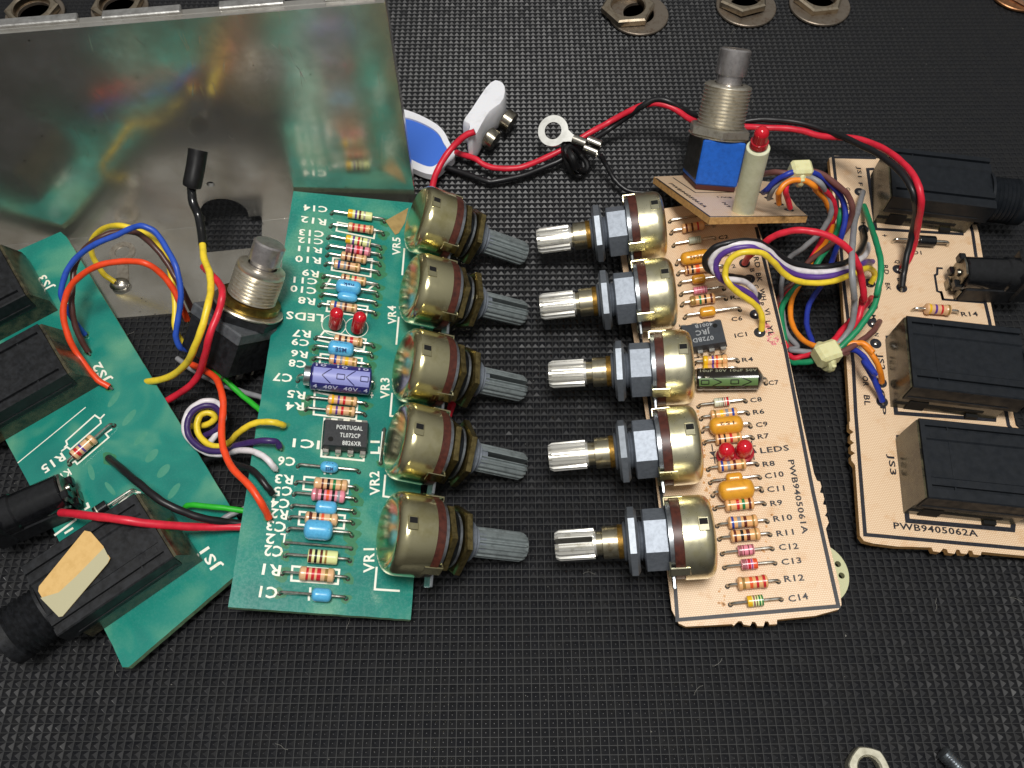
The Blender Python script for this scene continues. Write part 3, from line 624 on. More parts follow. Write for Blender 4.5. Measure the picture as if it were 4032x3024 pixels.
# white print on the green board
q = Prints(GB, M_WHITE_INK)
for s_, t, a, b, h in [('C14','A',(1010,168),(765,146),1.75),('R12','A',(1000,300),(742,262),1.75),('C13','A',(975,420),(722,395),1.75),('C12','A',(968,500),(710,478),1.55),('R11','A',(955,592),(712,565),1.5),
  ('R10','A',(945,690),(683,665),1.75),('R9','A',(925,828),(757,803),1.75),('C11','A',(908,905),(665,882),1.6),('C10','A',(900,1000),(635,968),1.7),('R8','A',(888,1108),(715,1085),1.75),('LEDS','A',(970,1270),(592,1235),1.95),
  ('R7','A',(842,1436),(655,1420),1.75),('C9','A',(825,1530),(648,1512),1.6),('R6','B',(812,355),(642,330),1.6),('C8','B',(795,450),(620,428),1.7),('C7','B',(655,585),(460,565),1.9),('R5','B',(788,765),(605,740),1.75),('R4','B',(770,872),(585,868),1.8),
  ('IC1','B',(935,1262),(660,1238),1.9),('C6','B',(685,1432),(508,1420),1.9),('R3','C',(664,62),(480,45),1.9),('C5','C',(650,172),(462,178),1.9),('C4','C',(628,305),(438,290),1.9),('R2','C',(612,420),(440,395),1.9),('C3','C',(595,545),(400,515),2.0),('L','C',(585,655),(530,650),1.8),
  ('2','C',(480,660),(385,650),2.0),('C2','C',(562,785),(370,770),2.1),('R1','C',(540,978),(355,960),2.1),('C1','C',(508,1205),(325,1188),2.1)]:
    fit(GF, s_, t, a, b, h, q)
for s_, t, a, b, h in [('VR5','A',(1752,665),(1752,483),1.9),('VR4','A',(1712,1368),(1705,1180),1.9),('VR3','B',(1640,832),(1640,620),1.95),('L1','B',(1540,1395),(1540,1260),1.9),('VR2','C',(1542,260),(1535,15),2.0),('VR1','C',(1485,1050),(1485,800),2.1),('+','B',(1485,825),(1485,765),1.0)]:
    fit(GF, s_, t, a, b, h, q)

q = Prints(GB, M_WHITE_INK); wd = .42
for t, l in [('A',[(1115,325),(1497,398),(1483,490),(1100,412)]),('A',[(1068,688),(1465,700),(1448,880),(1052,812)]),('A',[(1045,893),(1490,962),(1425,1012),(985,995)]),('A',[(1015,1130),(1420,1185),(1402,1290),(1000,1232)]),('A',[(980,1432),(1402,1520),(1380,1625),(905,1525)]),
             ('B',[(940,372),(1362,418),(1350,530),(930,470)]),('B',[(880,760),(1318,850),(1300,1038),(868,990)]),('B',[(978,1032),(1400,1062),(1378,1462),(945,1418)]),
             ('C',[(775,72),(1228,110),(1212,240),(762,198)]),('C',[(727,428),(1188,467),(1175,600),(715,558)]),('C',[(652,985),(1130,1022),(1115,1165),(640,1130)])]:
    q.strip([GF.loc(P(t, *p)).xy for p in l], wd, .035, True)
for t, l in [('A',[(1795,590),(1772,865)]),('A',[(1737,1290),(1712,1575)]),('B',[(1670,770),(1650,1005),(1725,1012)]),('C',[(1600,50),(1580,270),(1650,280)]),('C',[(1512,990),(1492,1220),(1748,1236)]),
             ('B',[(1575,1165),(1545,1475)]),('C',[(835,1200),(832,1260)]),('C',[(560,1258),(820,1268),(820,1335)]),('C',[(885,1320),(882,1345)]),('C',[(870,935),(868,955)]),('C',[(935,938),(932,958)]),('B',[(982,1585),(980,1602)]),('B',[(1045,1588),(1042,1604)])]:
    q.strip([GF.loc(P(t, *p)).xy for p in l], wd, .03)
for c_, r in [(P('A',1075,1372), 118/K2), (P('A',1308,1397), 112/K2)]:
    c = GF.loc(c_); rr = r/17.0; q.strip([(c.x+rr*math.cos(k*math.pi/16), c.y+rr*math.sin(k*math.pi/16)) for k in range(32)], .16, .045, True)

q = MB(); q.prism([[GF.loc(P('A', *p)).xy for p in [(1600,312),(1835,180),(1800,330),(1735,440),(1700,455)]]], .06, .16); part('brown_patch', q, M_TAPE2, GB)
for nm, S_, T_, slot, roll, nr in [('a',(600,400),(1720,780),False,.25,.5),('b',(545,1110),(1715,1390),True,.2,.15),('c',(480,340),(1705,600),True,.15,.35),('d',(395,1110),(1705,1395),True,.1,.6),('e',(320,760),(1710,920),False,.05,.25)]:
    t = {'a':'D','b':'D','c':'E','d':'E','e':'F'}[nm]
    lb = {'a':'knob potentiometer at the metal panel end','b':'knob potentiometer second from the metal panel','c':'middle knob potentiometer with rusty shaft root','d':'knob potentiometer beside the chip','e':'knob potentiometer at the R1 end, unslotted shaft'}[nm]
    pot(GB, GF, W(P(t, *S_), 17.5), W(P(t, *T_), 3.7), 'L', slot, .05, label=lb, nutrot=nr)

# ---- the cream board with the five bright knob shafts
o_ = W((2660, 2452), 4.6)
CF = Frame(o_, W((3306, 2392), 9.6)-o_, W((2578, 1858), 4.6)-o_)
br_ = CF.loc((3308, 2388)); tr_ = CF.loc((2981, 883)); tl_y = tr_.y+9
edge = [(.6,-.2)]
bx = [P('M',*p) for p in [(130,1600),(600,1575),(620,1590),(665,1545),(700,1545),(722,1580),(790,1590),(808,1550),(840,1555),(862,1595),(925,1595),(940,1545),(972,1548),(985,1580),(1060,1575),(1062,1530),(1450,1490),(1690,1425)]]
edge += [CF.loc(p).xy for p in bx]
rx_ = [P('M',*p) for p in [(1720,1380),(1700,1180),(1580,690),(1560,600),(1590,540),(1572,480),(1550,470),(1572,430),(1560,360),(1530,352),(1545,300),(1530,240),(1500,232),(1515,170),(1500,120),(1470,110),(1440,40)]]+[P('K',*p) for p in [(1330,970),(1165,190)]]+[(3006,956),(2981,883)]
edge += [CF.loc(p).xy for p in rx_]
edge += [Vector((tr_.x-.6, tl_y)), Vector((-.3, tl_y-.3)), CF.loc(P('I',1290,150)).xy, CF.loc(P('I',1465,1560)).xy]
CB = board('cream_circuit_board', CF, edge, M_CREAM, M_CEDGE, 'long cream circuit board with two red lights and five bright knob shafts on its side')
c_ = lambda *a, **k: ax(CB, CF, *a, **k)
c_('resistor', 'J', (162,472), (600,395), 270, 500, 2.3, TAN2, 'n.2 n.45 r.7')
c_('jumper_wire', 'J', (148,350), (560,290), 300, 330, .6, M_TIN, '', 'tub', h=.9)
c_('capacitor', 'J', (185,598), (610,525), 340, 468, 1.7, GREYD, 'k.55:.03 k.68:.03 k.82:.03', 'tub')
c_('capacitor', 'J', (218,785), (760,700), 255, 560, 3.3, AMBER, '', 'cap', label='large amber capacitor marked KAA', mark=(['9042', 'KAA'], .85, (mat('brown_print', '7A4E18', .5), True)))
c_('resistor', 'J', (232,888), (700,820), 298, 560, 2.2, TAN2, 'n.12:.07 k.3 o.5:.15 d.85')
c_('capacitor', 'J', (248,992), (705,925), 370, 512, 2.2, AMBER, '', 'cap')
c_('capacitor', 'J', (262,1097), (702,1035), 388, 527, 1.75, PINK, 'r.3:.04 r.45:.04 r.68:.04 n.85:.04', 'tub')
c_('resistor', 'J', (270,1205), (722,1138), 350, 610, 2.4, TAN2, 'd.12:.22 g.4 k.6 n.83')
c_('capacitor', 'J', (300,1332), (865,1250), 450, 614, 2.4, AMBER, '', 'cap')
o = chip(CB, CF, [P('J',285,1405), P('J',690,1335), P('J',703,1580), P('J',290,1640)], 3.6, [('072BD', 4.6, 1.05, .3), ('JRC', 3.2, 1.25, 0), ('4001B', 3.9, .85, -.5)], mat('chip_print_dull', '9A9DA0', .5), 0, flip=True, label='grey black chip lettered JRC', bodym=mat('grey_epoxy', '31353B', .5, noise=(20, '3A3F45', .4, .7)))
c_('resistor', 'K', (215,352), (662,320), 300, 555, 2.35, TAN2, 'y.1:.2 v.4 o.56 d.76:.05')
c_('resistor', 'K', (215,440), (662,410), 300, 560, 2.35, TAN2, 'y.1:.2 v.4 o.56 d.76:.05')
ko, kM, kL, kR = electro(CB, CF, 'K', (150,560), (948,548), 232, 868, 4.9, [mat('black_gloss_sleeve', '1C1710', .16, coat=.5)], None, 'black electrolytic capacitor with green stripe', 0)
chev_dir = 1
sleeve_print(ko, kM, kL, kR, .38, 1.12, 0, mat('olive_print', '5E7A48', .35), mat('black_print', '15160F', .4), (3.4, 9.6))
ring_text(ko, kM, kL, kR, '10uF 50V 10uF 50V', -.2, .8, kL-.6, .75, mat('faint_print', '8C8C78', .5), -1)
q = MB(); q.lathe([(kL-.05, 1.9), (kL+.2, 1.7), (kL+.9, .5)], kM, 20); part('can_end', q, M_PLATE, ko)
c_('capacitor', 'K', (260,785), (740,730), 415, 575, 1.95, mat('white_grey_lacquer', 'D5D6BE', .3, coat=.3), 's.3:.05 s.45:.05 n.55:.05 r.67:.06 r.85:.14', 'tub', label='small pale capacitor with red end')
c_('resistor', 'K', (285,912), (765,855), 378, 655, 2.35, TAN2, 'd.17 y.41:.12 e.6:.11 b.82')
c_('capacitor', 'K', (298,1038), (790,988), 365, 708, 3.9, AMBER, '', 'cap', label='large amber capacitor beside C9', mark=(['152'], .7, (mat('brown_print', '7A4E18', .5), True)))
c_('resistor', 'K', (318,1160), (812,1105), 428, 700, 2.35, TAN2, 'n.15:.08 k.35:.07 r.58:.1 d.85')
led(CB, CF, P('K',545,1312), 3.3, 5.0, (-.05, .05), flange=.45, label='red indicator light beside the resistor labels, shaft side'); led(CB, CF, P('K',717,1290), 3.3, 5.0, (.0, .08), flange=.45, label='red indicator light next to the word LEDS')
c_('resistor', 'K', (358,1428), (858,1375), 455, 742, 2.35, TAN2, 'b.14:.08 e.37:.11 n.58:.1 d.85')
c_('capacitor', 'K', (380,1562), (885,1508), 535, 707, 2.35, AMBER, '', 'cap')
c_('capacitor', 'M', (405,268), (905,215), 455, 818, 4.3, AMBER, '', 'cap', label='largest amber capacitor beside C11')
c_('resistor', 'M', (425,402), (932,350), 525, 822, 2.55, TAN2, 'd.16:.06 r.43:.1 g.62:.1 n.83')
c_('resistor', 'M', (450,577), (962,530), 555, 858, 2.55, TAN2, 'b.15:.08 e.37:.12 n.57:.1 d.83:.06')
c_('resistor', 'M', (472,712), (990,665), 580, 885, 2.55, TAN2, 'n.15:.08 k.38:.1 n.58:.12 d.83:.06')
c_('capacitor', 'M', (500,862), (1012,808), 655, 822, 2.1, PINK, 'm.15:.2 n.35:.05 n.65:.06 m.9:.1', 'tub')
c_('capacitor', 'M', (525,1002), (1040,955), 690, 857, 2.1, PINK, 'm.15:.2 n.3:.05 r.48:.15 v.63:.05 o.85:.25', 'tub')
c_('resistor', 'M', (555,1192), (1075,1143), 650, 962, 2.6, TAN2, 'd.2:.1 o.44:.1 r.64 r.86')
c_('capacitor', 'M', (585,1378), (1103,1325), 750, 915, 2.15, LIME, 'y.15:.3 m.42:.1 n.58:.06 g.75:.1 g.92:.1', 'tub')
hl = []
for t, l in (('J', [(148,350),(162,472),(185,598),(218,785),(232,888),(248,992),(262,1097),(702,1035),(270,1205),(722,1138),(300,1332),(865,1250)]),
             ('K', [(215,352),(662,320),(948,548),(260,785),(740,730),(285,912),(765,855),(298,1038),(790,988),(318,1160),(812,1105),(358,1428),(858,1375),(380,1562),(885,1508)]),
             ('M', [(405,268),(905,215),(425,402),(932,350),(450,577),(962,530),(472,712),(990,665),(500,862),(1012,808),(525,1002),(1040,955),(555,1192),(1075,1143),(585,1378),(1103,1325)])):
    hl += [P(t, *p) for p in l]
holes(CB, CF, hl, .5)
q = Prints(CB, M_BLACK_INK)
for s_, t, a, b, h in [('R4','K',(707,325),(820,315),1.0),('C7','K',(978,562),(1082,553),1.05),('C8','K',(792,740),(910,725),1.05),('R6','K',(820,862),(935,850),1.05),('C9','K',(850,992),(970,978),1.05),('R7','K',(868,1112),(985,1098),1.05),('LEDS','K',(895,1258),(1188,1226),1.2),('R8','K',(920,1395),(1043,1382),1.1),('C10','K',(942,1518),(1135,1492),1.15),
  ('C11','M',(965,228),(1143,212),1.15),('R9','M',(998,370),(1120,357),1.1),('R10','M',(1030,530),(1222,508),1.15),('R11','M',(1062,680),(1237,660),1.15),('C12','M',(1085,820),(1283,805),1.15),('C13','M',(1112,972),(1315,950),1.15),('R12','M',(1140,1145),(1342,1128),1.2),('C14','M',(1185,1350),(1385,1318),1.2),
  ('IC1','J',(815,1530),(940,1510),1.05),('C6','J',(780,1362),(892,1350),1.05),('C2','J',(650,527),(748,513),1.0),('R3','J',(770,1140),(880,1127),1.0),
  ('2','J',(785,820),(825,812),1.0),('RD','J',(1003,708),(1025,818),1.15),('B','J',(965,825),(972,862),1.0),('BK','J',(1025,872),(1045,962),1.1),('C','J',(1005,990),(1012,1030),1.0),('WH','J',(1062,1030),(1085,1150),1.1),('P','J',(1060,1170),(1066,1205),1.0),('VI','J',(1112,1232),(1128,1298),1.1),('YL','J',(1140,1405),(1158,1512),1.15),('L','J',(1128,1360),(1134,1390),1.0),
  ('PWB9405061A','Z',(3103,1812),(3160,2103),1.15)]:
    fit(CF, s_, t, a, b, h, q)

q = Prints(CB, M_BLACK_INK)
q.strip([CF.loc(P(t, *p)).xy for t, p in [('J',(1030,400)),('J',(1330,1659)),('K',(1430,1659)),('M',(1688,1392)),('M',(45,1532)),('I',(1500,1330)),('I',(1440,1000)),('H',(1180,300)),('G',(1010,730)),('G',(985,560))]], .75, .03)
for t, l in [('K',[(395,1165),(405,1235)]),('K',[(378,1308),(450,1302)]),('K',[(415,1250),(430,1365)]),('K',[(800,1130),(810,1205)]),('K',[(780,1185),(845,1182)]),('K',[(820,1255),(828,1325)]),('M',[(730,840),(732,872)]),('M',[(775,835),(778,868)]),('M',[(755,990),(757,1022)]),('M',[(800,985),(802,1012)]),('M',[(815,1360),(818,1392)]),('M',[(860,1355),(863,1388)]),('K',[(215,285),(545,245)]),('J',[(245,1395),(250,1420)])]:
    q.strip([CF.loc(P(t, *p)).xy for p in l], .25, .035)
for tri in ([(368,1245),(438,1235),(412,1285)], [(790,1262),(858,1252),(815,1195)]):
    q.prism([[CF.loc(P('K', *p)).xy for p in tri]], .03, .05)

def pads(bd, fr, lst, R0=1.28, r1=.55):
    for p in lst:
        q = MB(); u = MB(); c = fr.loc(p); q.prism([rounded(c.x, c.y, R0, 20), rounded(c.x, c.y, r1*.9, 12)], .02, .05)
        u.lathe([(.02, r1), (.22, r1*.8), (.34, r1*.35)], Matrix.Translation(c), 12)
        part('pad_ring', q, M_BLACK_INK, bd); part('solder_joint', u, M_TIN, bd)
pads(CB, CF, [P('J',912,768), P('J',962,930), P('J',1022,1290), P('J',1066,1475), P('J',1032,1105)])
def stains(bd, fr, list_, m_, seed):
    rnd = random.Random(seed); q = MB()
    for (t, x0, x1, y0, y1, n) in list_:
        for _ in range(n):
            p = fr.loc(P(t, rnd.uniform(x0, x1), rnd.uniform(y0, y1))); r = rnd.uniform(.08, .42)
            q.prism([[(p.x+r*rnd.uniform(.6, 1.2)*math.cos(a*math.pi/4), p.y+r*rnd.uniform(.6, 1.2)*math.sin(a*math.pi/4)) for a in range(8)]], .002, .012)
    part('flux_stains', q, m_, bd, kind='stuff')
stains(CB, CF, [('K',235,330,820,1300,26),('M',290,420,100,900,26),('M',880,1010,420,950,12),('M',450,560,1200,1420,9),('K',300,420,1350,1659,14)], mat('rosin_stain', 'C08A52', .3, noise=(6,'D9A873',.4,.6)), 4)
q = MB(); rnd = random.Random(2)
for i in range(60):
    u, v = rnd.random(), rnd.random(); x = 1125+160*u*v+20*v; y = 1360+240*v; p = CF.loc(P('J', x, y)); q.prism([rounded(p.x, p.y, rnd.uniform(.16,.3), 6)], .002, .014)
part('pink_ink_spots', q, mat('pink_ink', 'E08A8C', .4), CB, kind='stuff')
for nm, a, b, slot, nr, hr in [('G',(95,650),(1390,480),False,.0,.2),('G',(125,1320),(1495,1170),False,.02,.25),('H',(215,455),(1680,370),False,.28,.3),('H',(215,1300),(1750,1160),False,.45,.25),('I',(280,905),(1890,800),True,.4,.35)]:
    lb = {650:'bright knob potentiometer beside the small board',1320:'bright knob potentiometer second from the small board',455:'middle bright knob potentiometer',1300:'bright knob potentiometer beside LEDS row',905:'bright knob potentiometer with a slotted shaft'}[a[1]]
    pot(CB, CF, W(P(nm, *b), 15.2), W(P(nm, *a), 10.6), 'R', slot, 0.0, label=lb, hexrot=hr, nutrot=nr)

# ------------------------------------------------------------------ sockets and the two boards that carry them
def jack(bd, fr, far, near, H, Ln, mb_, label=None, name='jack_socket', nose=True, back=3.0):
    """quarter-inch socket: black moulding over a smoky clear base, threaded nose in front"""
    a, b = fr.loc(far, H), fr.loc(near, H); c = (a+b)/2; c.z = 0; ey = (a-b); ey.z = 0; wd = ey.length; ey.normalize(); ex = Vector((ey.y, -ey.x, 0))
    M = Matrix(((ex.x, ey.x, 0, c.x), (ex.y, ey.y, 0, c.y), (0, 0, 1, 0), (0, 0, 0, 1))); h = wd/2; zb = 4.6
    m = MB(); M2 = M @ Matrix.Rotation(-math.pi/2, 4, 'X')   # profile across y-z, extruded along x
    prof = [(-h, zb), (h, zb), (h, H-.25), (h-.25, H), (h-1.5, H), (h-1.5, H-.7), (h-2.3, H-.7), (h-2.3, H), (h-4.4, H), (h-4.7, H-.35), (-h+4.7, H-.35), (-h+4.4, H), (-h+2.9, H), (-h+2.9, H-.7), (-h+2.1, H-.7), (-h+2.1, H), (-h+.25, H), (-h, H-.25)]
    X = Matrix(((0, 0, 1, 0), (1, 0, 0, 0), (0, 1, 0, 0), (0, 0, 0, 1)))
    m.prism([prof], .9, Ln, 0, 0, M @ X); prof2 = [(-h, zb), (h, zb), (h, H-.25), (h-.25, H-.02), (-h+.25, H-.02), (-h, H-.25)]; m.prism([prof2], .0, .9, 0, 0, M @ X)
    o = part(name, m, mb_, bd, label)
    s_ = MB(); pr = [(-back, 0), (Ln-2.5, 0), (Ln-2.5, zb-.05), (-.05, zb-.05), (-.05, H-.6), (-min(.6, back*.6), H-.6), (-back, H*.42)]
    Y = Matrix(((1, 0, 0, 0), (0, 0, -1, 0), (0, 1, 0, 0), (0, 0, 0, 1))); s_.prism([pr], -h+.25, h-.25, 0, 0, M @ Y); part('clear_base', s_, M_SMOKE, o)
    e = MB(); e.box(-back-.04, Ln-6, -h+.1, -h+.28, zb*.45, zb*.62, 0, M); e.box(2, 6, -h+.05, -h+.26, .2, zb-.8, 0, M); e.box(Ln-9, Ln-6.5, -h-.6, -h+.2, 0, 1.2, 0, M); part('spring_contact', e, M_DARK, o)
    r_ = MB(); r_.box(.6, Ln-2.5, -h-.14, -h+.1, zb+.9, zb+1.5, 0, M, .05); r_.box(.6, Ln-2.5, h-.1, h+.14, zb+.9, zb+1.5, 0, M, .05); part('side_rib', r_, mb_, o)
    r_ = MB(); r_.box(1.6, 4.0, h-4.1, h-2.7, H-.08, H+.04, 0, M, .05); r_.box(1.6, 4.0, -h+3.1, -h+4.3, H-.08, H+.04, 0, M, .05); r_.box(5.4, 5.75, -h+.6, h-.6, H-.35, H-.3+.02, 0, M); part('moulded_pad', r_, mb_, o)
    if nose:
        zc = H-5.9; A = M @ Vector((Ln, 0, zc)); B = M @ Vector((Ln+1, 0, zc)); N_ = axisM(A, B, (0,0,1)); pr = [(-.1, 6.4), (.5, 6.4), (.5, 5.2)]; k = .7
        while k < 6.5: pr += [(k, 5.5), (k+.5, 5.0)]; k += .95
        pr += [(k, 5.6), (k+2.2, 5.5), (k+2.4, 5.2), (k+2.4, 3.3), (k-3, 3.2)]; n = MB(); n.lathe(pr, N_, 36); part('threaded_nose', n, mb_, o)
    return o
def dc_socket(bd, fr, rear, front, zc, r, label):
    A, B = fr.loc(rear, zc), fr.loc(front, zc); d = (B-A).normalized(); L = 13.0; B = A+d*L; M = axisM(A, B, (0,0,1))
    m = MB(); m.lathe([(.8, 2), (.8, r-.3), (1.1, r), (L-3, r), (L-2.6, r+.3), (L-2.5, r+.3), (L, r+.3), (L, 2.0)], M, 40); o = part('power_socket', m, M_GLOSSK, bd, label)
    b = MB(); b.box(-zc, -zc+r*1.3, -r-.2, r+.2, 1.6, L+1.0, 0, M, .3); b.box(-r-.8, r+.7, -r-.8, r+.8, L-.2, L+3.6, 0, M, .5); part('socket_base', b, M_BLACKP, o)
    p = MB(); p.prism([[(-r*1.15, -2.2), (-r*.2, -3.0), (r*.85, -2.6), (r*.95, 0), (r*.8, 2.4), (-r*.3, 2.9), (-r*1.15, 2.1)], rounded(.2, .1, 1.0, 12)], .1, .55, 0, 0, M); p.lathe([(-.6, .1), (-.5, .75), (.2, .9)], M @ Matrix.Translation((.2, .1, 0)), 14)
    p.box(-zc-.3, -r*.9, -1.2, 1.2, -.5, -.1, 0, M, .1); p.box(-zc-.2, -r*.6, 2.4, 3.6, 1, 1.4, 0, M, .1); part('contact_plate', p, mat('dark_spring_steel', '9A978C', .32, metal=1, noise=(9, '4A463C', .42, .7)), o)
    k = MB(); k.box(1.2, 3.4, -3.4, -1.6, -.7, .9, 0, M, .3); k.box(-2.6, -.6, 1.2, 3.3, -.8, .9, 0, M, .3); k.box(-3.4, -1.6, -3.2, -1.2, -.6, .9, 0, M, .3); part('locking_lug', k, M_GLOSSK, o)
    return o
def diode(bd, fr, a, b, t0, t1, dia, label):
    o = axial(bd, fr, 'diode', a, b, t0, t1, dia, M_GLOSSK, 's.82:.1', 'tub', r=.38, label=label); return o

JF = Frame(W((1022, 2184), 5.4), W((245, 915), 5.4)-W((1022, 2184), 5.4), W((500, 2627), 5.4)-W((1022, 2184), 5.4))
jpoly = [JF.loc(p).xy for p in [(1022,2184), (262,933), (238,912), (-290,1145), (67,1818), (113,1903), (150,1975), (207,2079), (248,2165), (330,2325), (443,2540), (482,2627), (506,2627)]]
JB = board('green_socket_board', JF, ragged(jpoly, .03), M_GREEN, M_GEDGE, 'green circuit board with three black jack sockets lying by the metal panel')
jack(JB, JF, P('U',1415,1440), P('U',1090,915), 9.6, 23.5, M_BLACKP, label='black jack socket with masking tape on top')
jack(JB, JF, (262,1470), (145,1272), 9.6, 23.5, M_BLACKP, label='middle black jack socket at the picture edge')
jack(JB, JF, (98,1160), (-14,958), 9.6, 23.5, M_BLACKP, label='jack socket nearest the metal panel')
dc_socket(JB, JF, P('U',560,880), P('U',80,1090), 5.6, 3.7, 'glossy black power socket with bare spring contacts')
axial(JB, JF, 'resistor', P('U',572,683), P('U',932,366), .12, .62, 2.5, TAN, 'n.04:.06 r.25:.12 v.45:.08 d.78', 'dog')
A, B = P('U',760,1130), P('U',1110,900); axial(JB, JF, 'diode', A, B, .12, .42, 2.6, M_GLOSSK, 's.25:.08', 'tub', label='black diode beside the taped jack socket')
q = Prints(JB, M_WHITE_INK)
for s_, t, a, b, h in [('R15','U',(505,585),(330,705),2.0),('K1','U',(560,715),(490,760),1.7),('JS1','U',(1808,1520),(1700,1350),2.0),('JS3','T',(437,690),(368,580),2.0),('JS2','T',(905,1445),(815,1295),2.0),('D1','U',(655,1305),(592,1195),1.8)]:
    fit(JF, s_, t, a, b, h, q)

q = Prints(JB, M_WHITE_INK)
for l in ([(855,272),(818,310),(775,280),(540,490),(550,520),(525,545)], [(818,310),(825,345),(575,560),(548,540),(500,575)], [(915,393),(862,430),(888,462),(632,680),(612,655),(560,690)], [(145,670),(700,215)]):
    q.strip([JF.loc(P('U', *p)).xy for p in l], .35 if len(l) > 2 else .22, .035)
for l in ([(445,1262),(625,1128)], [(920,1015),(1020,935)], [(940,1040),(1075,905),(1110,900)], [(690,1050),(725,1030),(710,995)], [(1110,905),(1150,915)]):
    q.strip([JF.loc(P('U', *p)).xy for p in l], .5, .04)

holes(JB, JF, [P('U',572,683), P('U',932,366), P('U',890,632), P('U',1510,1030), P('U',485,1075), P('T',695,1075), P('T',718,1215), P('T',890,1505)])

JR = Frame(W((3386, 2113), 5.0), W((3864, 2172), 5.0)-W((3386, 2113), 5.0), W((3267, 617), 5.0)-W((3386, 2113), 5.0))
jr = [P('Q',440,1375), P('Q',540,1400), P('Q',780,1430), P('Q',1130,1440), P('Q',1150,1480), P('Q',1215,1490), P('Q',1250,1450), P('Q',1285,1460), P('Q',1300,1495), P('Q',1365,1505), P('Q',1385,1460), P('Q',1415,1465), P('Q',1430,1500), P('Q',1490,1508), P('Q',1510,1470), P('Q',1545,1475), P('Q',1560,1512), P('Q',1632,1520), P('Q',1640,1485), P('Q',2074,1525), (4200,2210), (4130,1790), (3999,1675)]
jr += [P('O',1770,420), P('O',1735,245), P('N',1648,1195), P('N',1612,975), P('N',1500,560), P('N',1400,270), P('N',140,190), P('N',85,215), P('N',215,1500), P('O',300,1450), P('Q',290,160), P('Q',292,230), P('Q',335,262), P('Q',302,285), P('Q',300,340), P('Q',340,372), P('Q',305,395), P('Q',308,450), P('Q',350,478), P('Q',308,505), P('Q',312,550), P('Q',350,600), P('Q',400,1320)]
RB = board('cream_socket_board', JR, [JR.loc(p).xy for p in jr], M_CREAM, M_CEDGE, 'cream circuit board with three black jack sockets and PWB9405062A printed on it')
jack(RB, JR, P('N',700,92), P('N',738,600), 10.4, 24, M_JACK_R, back=.7, label='jack socket under the battery leads')
jack(RB, JR, P('O',880,365), P('O',950,1095), 10.4, 24, M_JACK_R, back=.7, label='middle jack socket beside JS2')
jack(RB, JR, P('Q',1005,115), P('Q',1105,932), 10.4, 24, M_JACK_R, back=.7, label='jack socket beside JS3')
dc_socket(RB, JR, P('N',1400,1385), P('N',1960,1410), 5.8, 3.8, 'black power socket with bare spring contacts')
axial(RB, JR, 'diode', P('N',728,1080), P('N',1282,1112), .43, .74, 2.6, M_GLOSSK, '', 'tub', r=.38, label='black diode under the battery leads')
axial(RB, JR, 'resistor', P('O',925,328), P('O',1385,358), .23, .8, 2.6, TAN, 'y.17:.1 v.39:.09 r.62:.08 d.88', 'dog')
pads(RB, JR, [P('N',395,560), P('N',435,940), P('N',787,1350), P('N',825,1540), P('N',500,1490), P('O',525,270), P('O',530,450), P('O',560,655), P('O',615,1055), P('O',625,1250)], 1.3)
q = Prints(RB, M_BLACK_INK)
for s_, t, a, b, h in [('JS1 F','N',(368,300),(388,500),1.0),('+','N',(630,1022),(680,1024),1.0),('D1','N',(945,1195),(1030,1200),1.1),('Q','N',(755,1255),(762,1290),1.1),('RD','N',(637,1305),(650,1400),1.1),('BK','N',(655,1488),(672,1565),1.1),('B','N',(775,1438),(780,1470),1.0),('R14','O',(1437,378),(1607,375),1.2),
   ('JS2','O',(577,760),(605,925),1.2),('OR','O',(423,985),(435,1090),1.2),('BL','O',(437,1180),(447,1285),1.3),('OP','O',(595,1120),(612,1380),1.2),('M','O',(515,360),(520,410),1.0),('N','O',(545,545),(548,580),1.0),('UR','N',(245,670),(255,750),1.0),('G','N',(255,515),(260,545),1.0),('H','N',(412,870),(418,905),1.0),('JS3','Q',(685,488),(712,698),1.25),('PWB9405062A','Q',(745,1248),(1605,1330),1.35)]:
    fit(JR, s_, t, a, b, h, q)

q = Prints(RB, M_BLACK_INK)
for t, l, wd in [('N',[(545,325),(478,328),(560,938),(1440,990),(1448,885)],.85),('O',[(742,590),(682,592),(768,1365),(1768,1435),(1775,1370)],.95),('Q',[(860,312),(792,314),(885,1168),(1958,1262),(1965,1195)],1.0),
    ('N',[(1245,1340),(1190,1337),(1186,1400),(1163,1410),(1188,1572),(1232,1590),(1250,1659)],.55),('O',[(1225,120),(1245,205),(1690,240)],.6)]:
    q.strip([JR.loc(P(t, *p)).xy for p in l], wd, .03)
q.strip([JR.loc(P(t, *p)).xy for t, p in [('N',(560,215)),('N',(125,205)),('N',(150,430)),('N',(235,1500)),('O',(330,850)),('Q',(355,60)),('Q',(452,1310)),('Q',(2074,1455)),('Z',(4150,2180)),('Z',(4075,1790)),('O',(1915,1490)),('O',(1720,420)),('O',(1640,80)),('N',(1580,1195)),('N',(1548,970)),('N',(1420,500))]], .8, .035)


# ------------------------------------------------------------------ small switch board lying on the shells, with its foot switch and light
n_ = Vector((-.12, .02, 1)).normalized(); o_ = W((2796, 856), 25.0)
SF = Frame(o_, Vector((1, 0, -.12)), Vector((0, .82, -.57)))
SB = board('cream_switch_board', SF, ragged([SF.loc(p).xy for p in [(2796,856), (3180,850), P('J',1440,185), P('J',1330,30), P('R',1500,1300), P('R',1350,1180), P('R',560,1400), P('R',245,1415)]], .05), M_CREAM, M_CEDGE, 'small cream circuit board with foot switch and red light lying on the long cream board')
def foot_switch(bd, M, bushing0, style):
    """M: z runs out of the body through the bushing; origin at the body top centre"""
    body_m, rim_m = style; w_, d_, h_ = 11.2, 12.6, 10.8
    return w_, d_, h_
a_, b_, c0 = SF.loc(P('R',668,1500), 1.2), SF.loc(P('R',1092,1535), 1.2), SF.loc(P('R',478,1330), 1.2)
